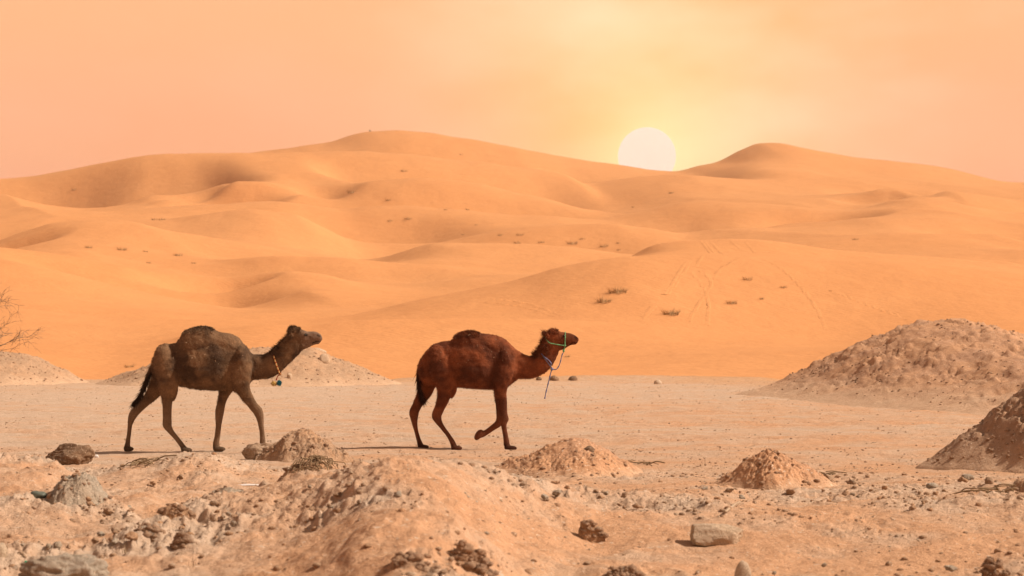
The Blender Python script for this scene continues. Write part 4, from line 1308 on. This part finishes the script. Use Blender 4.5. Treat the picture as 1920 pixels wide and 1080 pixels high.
def scatter(name, label, count, seed, dmin, dmax, smin, smax, mat, sub, crusty, heaps=False, far_scale=0.0):
    rng = np.random.default_rng(seed)
    base = [rock_shape(seed * 10 + k, sub, 5, 0.7, 0.22) for k in range(8)]
    d = np.exp(rng.uniform(math.log(dmin), math.log(dmax), count * 4))
    px = rng.uniform(-350, 2270, count * 4)
    x = d * U(px)
    rough = 0.5 + 0.5 * fbm(x / 1.35, d / 1.7, 31, 4)
    clus = 0.5 + 0.5 * fbm(x / 0.6, d / 0.8, seed, 3)
    keep = rng.random(len(d)) < np.clip((rough - 0.40) * 3, 0.05, 1) * np.clip((clus - 0.35) * 3, 0.08, 1) if crusty else rng.random(len(d)) < np.clip((clus - 0.50) * 6, 0.015, 1)
    x, d = x[keep][:count], d[keep][:count]
    z = ground_h(x, d)
    if heaps:
        xs, ys, zs = [x], [d], [z]
        for o, X_, Y_, Z_, H_, hm in HEAPS:
            ok = np.nonzero((H_ > 0.08 * hm).ravel())[0]
            k = rng.choice(ok, 1500 if hm > 2.0 else (700 if hm > 0.8 else 70))
            xs.append(X_.ravel()[k]); ys.append(Y_.ravel()[k]); zs.append(Z_.ravel()[k])
        x, d, z = np.concatenate(xs), np.concatenate(ys), np.concatenate(zs)
    n = len(x)
    s = np.exp(rng.uniform(math.log(smin), math.log(smax), n)) * (1 + far_scale * d)
    if heaps:
        s[count:] *= rng.uniform(0.9, 2.4, max(n - count, 0))
    V, Fc = [], []
    off = 0
    for i in range(n):
        v, f = base[i % 8]
        a = rng.uniform(0, 6.28); c, sn = math.cos(a), math.sin(a)
        w = v * np.array((1, rng.uniform(0.6, 1), rng.uniform(0.45, 0.8))) * s[i]
        V.append(np.stack([c * w[:, 0] - sn * w[:, 1] + x[i], sn * w[:, 0] + c * w[:, 1] + d[i], w[:, 2] + z[i] + 0.12 * s[i]], 1))
        Fc.append(f + off); off += len(v)
    o = mesh_obj(name, np.concatenate(V), np.concatenate(Fc), mat, smooth=False)
    tag(o, label, 'gravel' if 'gravel' in name else 'rubble', kind='stuff')
    return o


scatter('rubble', 'small crumbs of dried earth strewn over the near ground', 3400, 5, 9.5, 24, 0.012, 0.036, M['clod'], 2, True)
scatter('fine_rubble', 'fine earth crumbs strewn over the near ground', 9500, 8, 10, 30, 0.005, 0.015, M['clod'], 1, True)
scatter('gravel', 'small brown stones scattered over the plain and the mounds', 4600, 6, 16, 100, 0.005, 0.017, M['gravel'], 1, False, True, 0.016)
scatter('pale_gravel', 'pale pebbles scattered over the plain', 2600, 7, 14, 100, 0.005, 0.014, M['pale_stone'], 1, False, False, 0.018)

# ------------------------------------------------------------------ dry stalks, roots and litter
def blades(n, rng, origin, spread, length, width, up=(0, 0, 1), arch=0.5, seg=3):
    V, Fc = [], []
    for i in range(n):
        a = rng.uniform(0, 6.28)
        r = spread * math.sqrt(rng.random())
        p = np.array((origin[0] + r * math.cos(a), origin[1] + r * math.sin(a), origin[2]))
        lean = np.array((math.cos(a), math.sin(a), 0)) * rng.uniform(0.1, 1.0) * arch + rng.normal(0, 0.15, 3)
        ln = length * rng.uniform(0.5, 1.15)
        side = np.array((-math.sin(a + 0.7), math.cos(a + 0.7), 0)) * width / 2
        o = len(V)
        for k in range(seg + 1):
            t = k / seg
            q = p + np.array(up) * ln * t * (1 - 0.25 * t * arch) + lean * ln * t * t
            w = side * (1 - 0.85 * t)
            V += [q - w, q + w]
        for k in range(seg):
            Fc.append((o + 2 * k, o + 2 * k + 1, o + 2 * k + 3, o + 2 * k + 2))
    return V, Fc


def straws(n, rng, ctr, rx, ry, zfun, ln, r):
    V, Fc = [], []
    for i in range(n):
        x, y = ctr[0] + rng.uniform(-rx, rx), ctr[1] + rng.uniform(-ry, ry)
        a = rng.uniform(0, 6.28)
        l = ln * rng.uniform(0.4, 1.2)
        x2, y2 = x + l * math.cos(a), y + l * math.sin(a) * 0.8
        z1, z2 = zfun(x, y) + rng.uniform(0, 0.05), zfun(x2, y2) + rng.uniform(0.0, 0.05)
        v, f = rope([(x, y, z1), ((x + x2) / 2 + rng.normal(0, .01), (y + y2) / 2, max(z1, z2) * 0.5 + (z1 + z2) * 0.25 + rng.uniform(0.0, 0.03)), (x2, y2, z2)], r * rng.uniform(0.5, 1.2), 4, False)
        o = len(V); V += v; Fc += [tuple(q + o for q in ff) for ff in f]
    return V, Fc


rng = np.random.default_rng(9)
hp = [h for h in HEAPS if h[0].name.startswith('root_clump')][0]
def heap_z(x, y, hp=hp):
    i = np.argmin((hp[1] - x) ** 2 + (hp[2] - y) ** 2)
    return max(float(hp[3].ravel()[i]), gz(x, y))
cx_, cy_ = float(hp[1].mean()), 19.35
V, Fc = straws(150, rng, (cx_, cy_), 0.26, 0.30, heap_z, 0.15, 0.005)
st = mesh_obj('dry_roots', np.array(V) - np.array(hp[0].location), Fc, M['straw'], hp[0]); st['kind'] = 'stuff'
for k, (px, py, n, lb) in enumerate([(270, 868, 26, 'bundle of dry sticks lying on the low earth mound'), (1205, 872, 10, 'few dry twigs at the end of the low spoil heap'), (1548, 890, 10, 'dry twigs at the foot of the small earth cone'), (1865, 918, 14, 'grey dry sticks near the steep dark bank')]):
    p = ground_hit(px, py)
    o = empty('dry_sticks', p)
    for j in range(n):
        V, Fc = straws(1, rng, (p.x, p.y), 0.16, 0.2, lambda x, y: gz(x, y), 0.24, 0.008)
        mesh_obj('stick', np.array(V) - np.array(p), Fc, M['straw'], o)
    tag(o, lb, 'sticks')
for px, py, lb in ((238, 1035, 'tiny dry grass sprig by the lumpy grey boulder'), (360, 1060, 'tiny dry grass sprig on the near bank')):
    p = ground_hit(px, py)
    V, Fc = blades(9, rng, (0, 0, -0.01), 0.03, 0.09, 0.004)
    o = mesh_obj('grass_sprig', V, Fc, M['straw'], smooth=False); o.location = p
    tag(o, lb, 'grass')
p1, p2 = ground_hit(1358, 963), ground_hit(1386, 946)
V, Fc = rope([(0, 0, 0.015), ((p2 - p1) * 0.55 + Vector((0.01, 0, 0.03)))[:], ((p2 - p1) + Vector((0, 0, 0.02)))[:]], 0.013, 7, False)
o = mesh_obj('bleached_stick', V, Fc, M['pale_stone']); o.location = p1
tag(o, 'bleached pale stick lying behind the squared stone block', 'stick')

M['white_plastic'] = flat_mat('white_plastic', (0.72, 0.70, 0.68), 0.12, 30, 0.4, 0.4)
M['green_plastic'] = flat_mat('green_plastic', (0.12, 0.14, 0.11), 0.3, 30, 0.4, 0.4)
M['green_glass'] = flat_mat('green_shard', (0.04, 0.30, 0.17), 0.2, 30, 0.2, 0.5)
for pxa, pxb, pyt, pyb, mt, lb, cat, dp in ((178, 188, 851, 858, 'white_plastic', 'white paper scrap beside the brown boulder', 'paper scrap', .6), (52, 88, 917, 931, 'green_plastic', 'crumpled dull green plastic bag on the slope', 'plastic bag', .8),
                                            (440, 488, 906, 911, 'white_plastic', 'thin white plastic strip lying in the sandy hollow', 'plastic strip', .3), (44, 58, 1046, 1058, 'green_glass', 'bright green shard lying against the lumpy boulder', 'shard', .6)):
    nm = {'paper scrap': 'paper_scrap', 'plastic bag': 'plastic_bag', 'plastic strip': 'plastic_strip', 'shard': 'glass_shard'}[cat]
    rock(nm, lb, cat, pxa, pxb, pyt, pyb, M[mt], 500 + pxa, dp, 3, 8, 0.6, 0.22, 0, 0.3)

# ------------------------------------------------------------------ grass tussocks on the dunes
rng = np.random.default_rng(12)


def tussock(px, py, w_px, h_px, label, group=None, hit=None):
    p = hit or dune_hit(px, py)
    mpp = p.y / F
    w, h = w_px * mpp, h_px * mpp
    root = empty('grass_tussock', p)
    tag(root, label, 'grass tussock', group)
    n = int(np.clip(w_px * 5, 40, 240))
    V, Fc = blades(n, rng, (0, 0, -0.06 * h), w * 0.40, h * 0.85, max(0.04 * w, 0.8 * mpp) * 0.5, arch=1.1)
    mesh_obj('blades', V, Fc, M['dry_grass'], root, smooth=False)
    return root


for px, py, w, h, lb in ((1158, 552, 40, 18, 'broad grass tussock halfway up the big near dune'), (1132, 572, 32, 18, 'slanting grass tussock just below the broad one'), (1258, 592, 36, 18, 'grass tussock near the foot of the tyre tracks'),
                         (1402, 528, 20, 12, 'dark small tussock high beside the tyre tracks'), (1372, 570, 24, 13, 'dark small tussock lower beside the tyre tracks'), (1428, 567, 11, 8, 'tiny tussock between two dark ones on the near dune'), (1470, 543, 16, 8, 'low lone tussock on the open flank of the near dune')):
    tussock(px, py, w, h, lb)
for px, py, w in ((165, 466, 18), (228, 470, 22), (272, 473, 12), (278, 495, 11), (333, 480, 20), (363, 495, 11), (137, 357, 13), (288, 413, 14), (302, 413, 16), (757, 325, 15), (660, 364, 22), (728, 380, 13), (835, 395, 9), (876, 394, 10), (731, 417, 12), (765, 412, 18), (893, 423, 8), (868, 441, 8),
                  (938, 442, 13), (975, 443, 17), (970, 457, 17), (1015, 458, 14), (1073, 461, 24), (1132, 465, 20), (1092, 450, 13), (1160, 459, 9), (1160, 472, 10), (1188, 390, 9), (1260, 363, 13), (1605, 450, 13), (865, 291, 8)):
    if px < 400 and py > 455: lb = 'dry grass tussock in the loose cluster high above the thorn tree\'s mound'
    elif px == 137: lb = 'lone tiny tussock on the shaded slope of the flat-topped dune'
    elif px < 310: lb = 'one of two touching tussocks on a pale middle dune'
    elif px == 757: lb = 'tiny dark tussock on the bright slope below the seated person\'s summit'
    elif px == 865: lb = 'tiniest tussock close under the skyline between summit and sun'
    elif px == 660: lb = 'wide tussock in the shallow hollow below the seated person\'s summit'
    elif px < 900: lb = 'small tussock in the scatter on the middle dunes below the summit'
    elif px < 1170: lb = 'small tussock in the long loose line behind the big near dune\'s crest'
    elif px == 1188: lb = 'tiny lone tussock on the bare middle dunes under the sun'
    elif px == 1260: lb = 'tiny lone tussock high on the saddle slope under the sun'
    else: lb = 'lone small tussock far behind the big near dune, under the second summit'
    tussock(px, py, w, w * 0.5, lb, 'tussocks dotted over the far dunes')
tussock(243, 690, 22, 12, 'pale grass tussock on low sand behind the dark brown camel')
tussock(1063, 672, 14, 8, 'small tussock on low sand ahead of the red-brown camel')

# ------------------------------------------------------------------ tyre tracks up the near dune
for t in ([(1288, 490), (1270, 518), (1253, 543), (1240, 556)], [(1294, 492), (1276, 520), (1258, 545), (1246, 556)], [(1222, 577), (1210, 588), (1199, 596)], [(1227, 578), (1214, 590), (1203, 598)], [(1311, 509), (1330, 521), (1333, 534), (1324, 552), (1301, 584), (1290, 607)], [(1296, 515), (1315, 536), (1323, 552), (1328, 573), (1325, 611)],
          [(1320, 477), (1311, 490), (1305, 505)], [(1310, 508), (1322, 516), (1331, 530)], [(1315, 454), (1326, 467), (1338, 480)], [(1322, 454), (1334, 469), (1344, 480)], [(1332, 454), (1343, 465), (1353, 475)], [(1370, 452), (1379, 460), (1388, 468)], [(1399, 456), (1407, 465), (1415, 474)],
          [(1425, 482), (1470, 510), (1505, 545), (1535, 590), (1547, 622)], [(1335, 523), (1351, 508), (1386, 484)], [(1555, 545), (1620, 572), (1700, 600)], [(920, 562), (975, 568), (1052, 592)], [(915, 568), (970, 575), (1040, 594)]):
    a = np.array(t, float)
    L = np.concatenate([[0], np.cumsum(np.hypot(*np.diff(a, axis=0).T))])
    ts = np.linspace(0, L[-1], max(6, int(L[-1] / 5)))
    P = np.array([dune_hit(x, y, 178.0)[:] for x, y in zip(pchip(L, a[:, 0], ts), pchip(L, a[:, 1], ts))])
    if np.abs(np.diff(P[:, 1])).max() > 45: continue
    T = np.gradient(P, axis=0); S_ = np.stack([T[:, 1], -T[:, 0], 0 * T[:, 0]], 1); S_ /= np.linalg.norm(S_, axis=1)[:, None] + 1e-9
    rngt = np.random.default_rng(int(a[0, 0]))
    hh = 0.03 + 0.055 * rngt.random(len(P))
    V, Fc = [], []
    for i in range(len(P)):
        for o_, z_ in ((-0.42, -0.12), (-0.20, hh[i]), (0.0, -0.02), (0.18, hh[i] * 0.8), (0.42, -0.12)):
            V.append(P[i] + S_[i] * o_ + np.array((0, 0, z_ * np.sin(np.pi * (i + 0.6) / (len(P) + 0.2)) ** 0.4)))
    for i in range(len(P) - 1):
        for k in range(4):
            Fc.append((i * 5 + k, i * 5 + k + 1, (i + 1) * 5 + k + 1, (i + 1) * 5 + k))
    mesh_obj('tyre_track', V, Fc, M['dune'], dunes)

# ------------------------------------------------------------------ leafless thorn tree
def thorn_tree(px, d, height, seed):
    rng = np.random.default_rng(seed)
    x0 = float(d * U(px)); z0 = -0.2
    root = empty('thorn_tree', (x0, d, z0))
    tag(root, 'leafless thorn tree with fine tangled twigs beside the gravelly mound', 'tree')
    trunkV, trunkF, V, Fc, leafV, leafF = [], [], [], [], [], []

    def limb(p, dirv, ln, r, depth):
        pts = [p]
        q = np.array(p, float); dv = np.array(dirv, float)
        nseg = 4
        for k in range(nseg):
            dv = dv + rng.normal(0, 0.20 if depth else 0.10, 3) + np.array((0, 0, -0.05 if depth >= 2 else 0.03)); dv /= np.linalg.norm(dv)
            q = q + dv * ln / nseg
            pts.append(q.copy())
        n = 4 if depth > 1 else 7
        P = np.array(pts)
        T = np.gradient(P, axis=0); T /= np.linalg.norm(T, axis=1)[:, None]
        A = np.cross(T, np.array((0.31, 0.87, 0.4))); A /= np.linalg.norm(A, axis=1)[:, None] + 1e-9; B = np.cross(T, A)
        tv, tf = (trunkV, trunkF) if depth == 0 else (V, Fc)
        o = len(tv)
        for i in range(len(P)):
            rr = r * (1 - 0.55 * i / nseg)
            for j in range(n):
                t = 2 * math.pi * j / n
                tv.append(P[i] + rr * (math.cos(t) * A[i] + math.sin(t) * B[i]))
        for i in range(len(P) - 1):
            for j in range(n):
                tf.append((o + i * n + j, o + i * n + (j + 1) % n, o + (i + 1) * n + (j + 1) % n, o + (i + 1) * n + j))
        if depth >= 5: return
        kids = [4, 4, 4, 4, 2][depth]
        for c in range(kids):
            t = rng.uniform(0.35, 1.0) if depth else rng.uniform(0.55, 1.0)
            i = min(int(t * nseg), nseg)
            dd = T[i] + rng.normal(0, 0.62 if depth else 0.75, 3)
            if depth <= 1: dd[2] = abs(dd[2]) * 0.5
            dd /= np.linalg.norm(dd)
            limb(P[i], dd, ln * rng.uniform(0.5, 0.78) if depth else height * rng.uniform(0.40, 0.52), max(r * (0.5 if depth else 0.45), 0.009), depth + 1)

    for k in range(3):
        a = k * 2.1 + 0.4
        limb((0, 0, 0), (0.45 * math.cos(a), 0.45 * math.sin(a), 1), height * 0.46, 0.11, 0)
    mesh_obj('trunk', trunkV, trunkF, M['twig'], root)
    mesh_obj('crown', V, Fc, M['twig'], root)
    return root


thorn_tree(-130, 93.5, 7.2, 5)

# ------------------------------------------------------------------ a person on the far summit
def far_person():
    p = None
    best = dune_hit(690, 249, 900)
    k = np.argmin(np.abs(PXC - 691)); col_z = DZ[:, k]
    sel = (DD > 1100) & (DD < 1260)
    i = np.nonzero(sel)[0][np.argmax(((col_z - CAM_H) / DD)[sel])]
    root = empty('person', (float(DX[i, k]), float(DD[i]), float(DZ[i, k]) - 0.03))
    tag(root, 'tiny distant person in dark clothes sitting on the higher dune summit', 'person')
    pc = [tube_rings([(0, 0.12, .16, .18, 0), (0.0, 0.4, .15, .19, 0), (0.03, 0.66, .12, .21, 0), (0.05, 0.78, .06, .06, 0)]),
          ellipsoid((0.07, 0, 0.95), (.10, .085, .125)),
          tube_rings([(0.05, .14, .10, .09, -.1), (.42, .42, .08, .07, -.12), (.60, .05, .06, .055, -.12), (.78, .04, .05, .05, -.12)]),
          tube_rings([(0.05, .14, .10, .09, .1), (.42, .40, .08, .07, .12), (.62, .05, .06, .055, .12), (.80, .04, .05, .05, .12)]),
          tube_rings([(0.03, .68, .07, .06, -.22), (.14, .45, .05, .05, -.26), (.38, .44, .045, .045, -.16)]),
          tube_rings([(0.03, .68, .07, .06, .22), (.14, .45, .05, .05, .26), (.38, .42, .045, .045, .16)])]
    me = fuse([([(q[0] * 1.5, q[1] * 1.5, q[2] * 1.5) for q in v], f) for v, f in pc], 0.03, 3)
    me.name = 'body'; me.materials.clear(); me.materials.append(M['cloth'])
    o = bpy.data.objects.new('body', me); col.objects.link(o); o.parent = root


M['cloth'] = flat_mat('dark_cloth', (0.06, 0.045, 0.04), 0.3, 5)
far_person()

# ------------------------------------------------------------------ dusty air over the whole place
bm = bmesh.new()
bmesh.ops.create_cube(bm, size=1.0)
haze = bm_obj('haze', bm, None, smooth=False)
haze.scale = (8200, 5400, 190)
haze.location = (0, 2600, 85)
hm_ = bpy.data.materials.new('dusty_air'); hm_.use_nodes = True
hm_.node_tree.nodes.clear()
ho = hm_.node_tree.nodes.new('ShaderNodeOutputMaterial'); pv = hm_.node_tree.nodes.new('ShaderNodeVolumePrincipled')
pv.inputs['Color'].default_value = (1.0, 0.80, 0.60, 1)
pv.inputs['Density'].default_value = 0.00016
pv.inputs['Anisotropy'].default_value = 0.3
hm_.node_tree.links.new(pv.outputs[0], ho.inputs['Volume'])
haze.data.materials.append(hm_)
tag(haze, 'thin warm dusty air over the desert', kind='stuff')
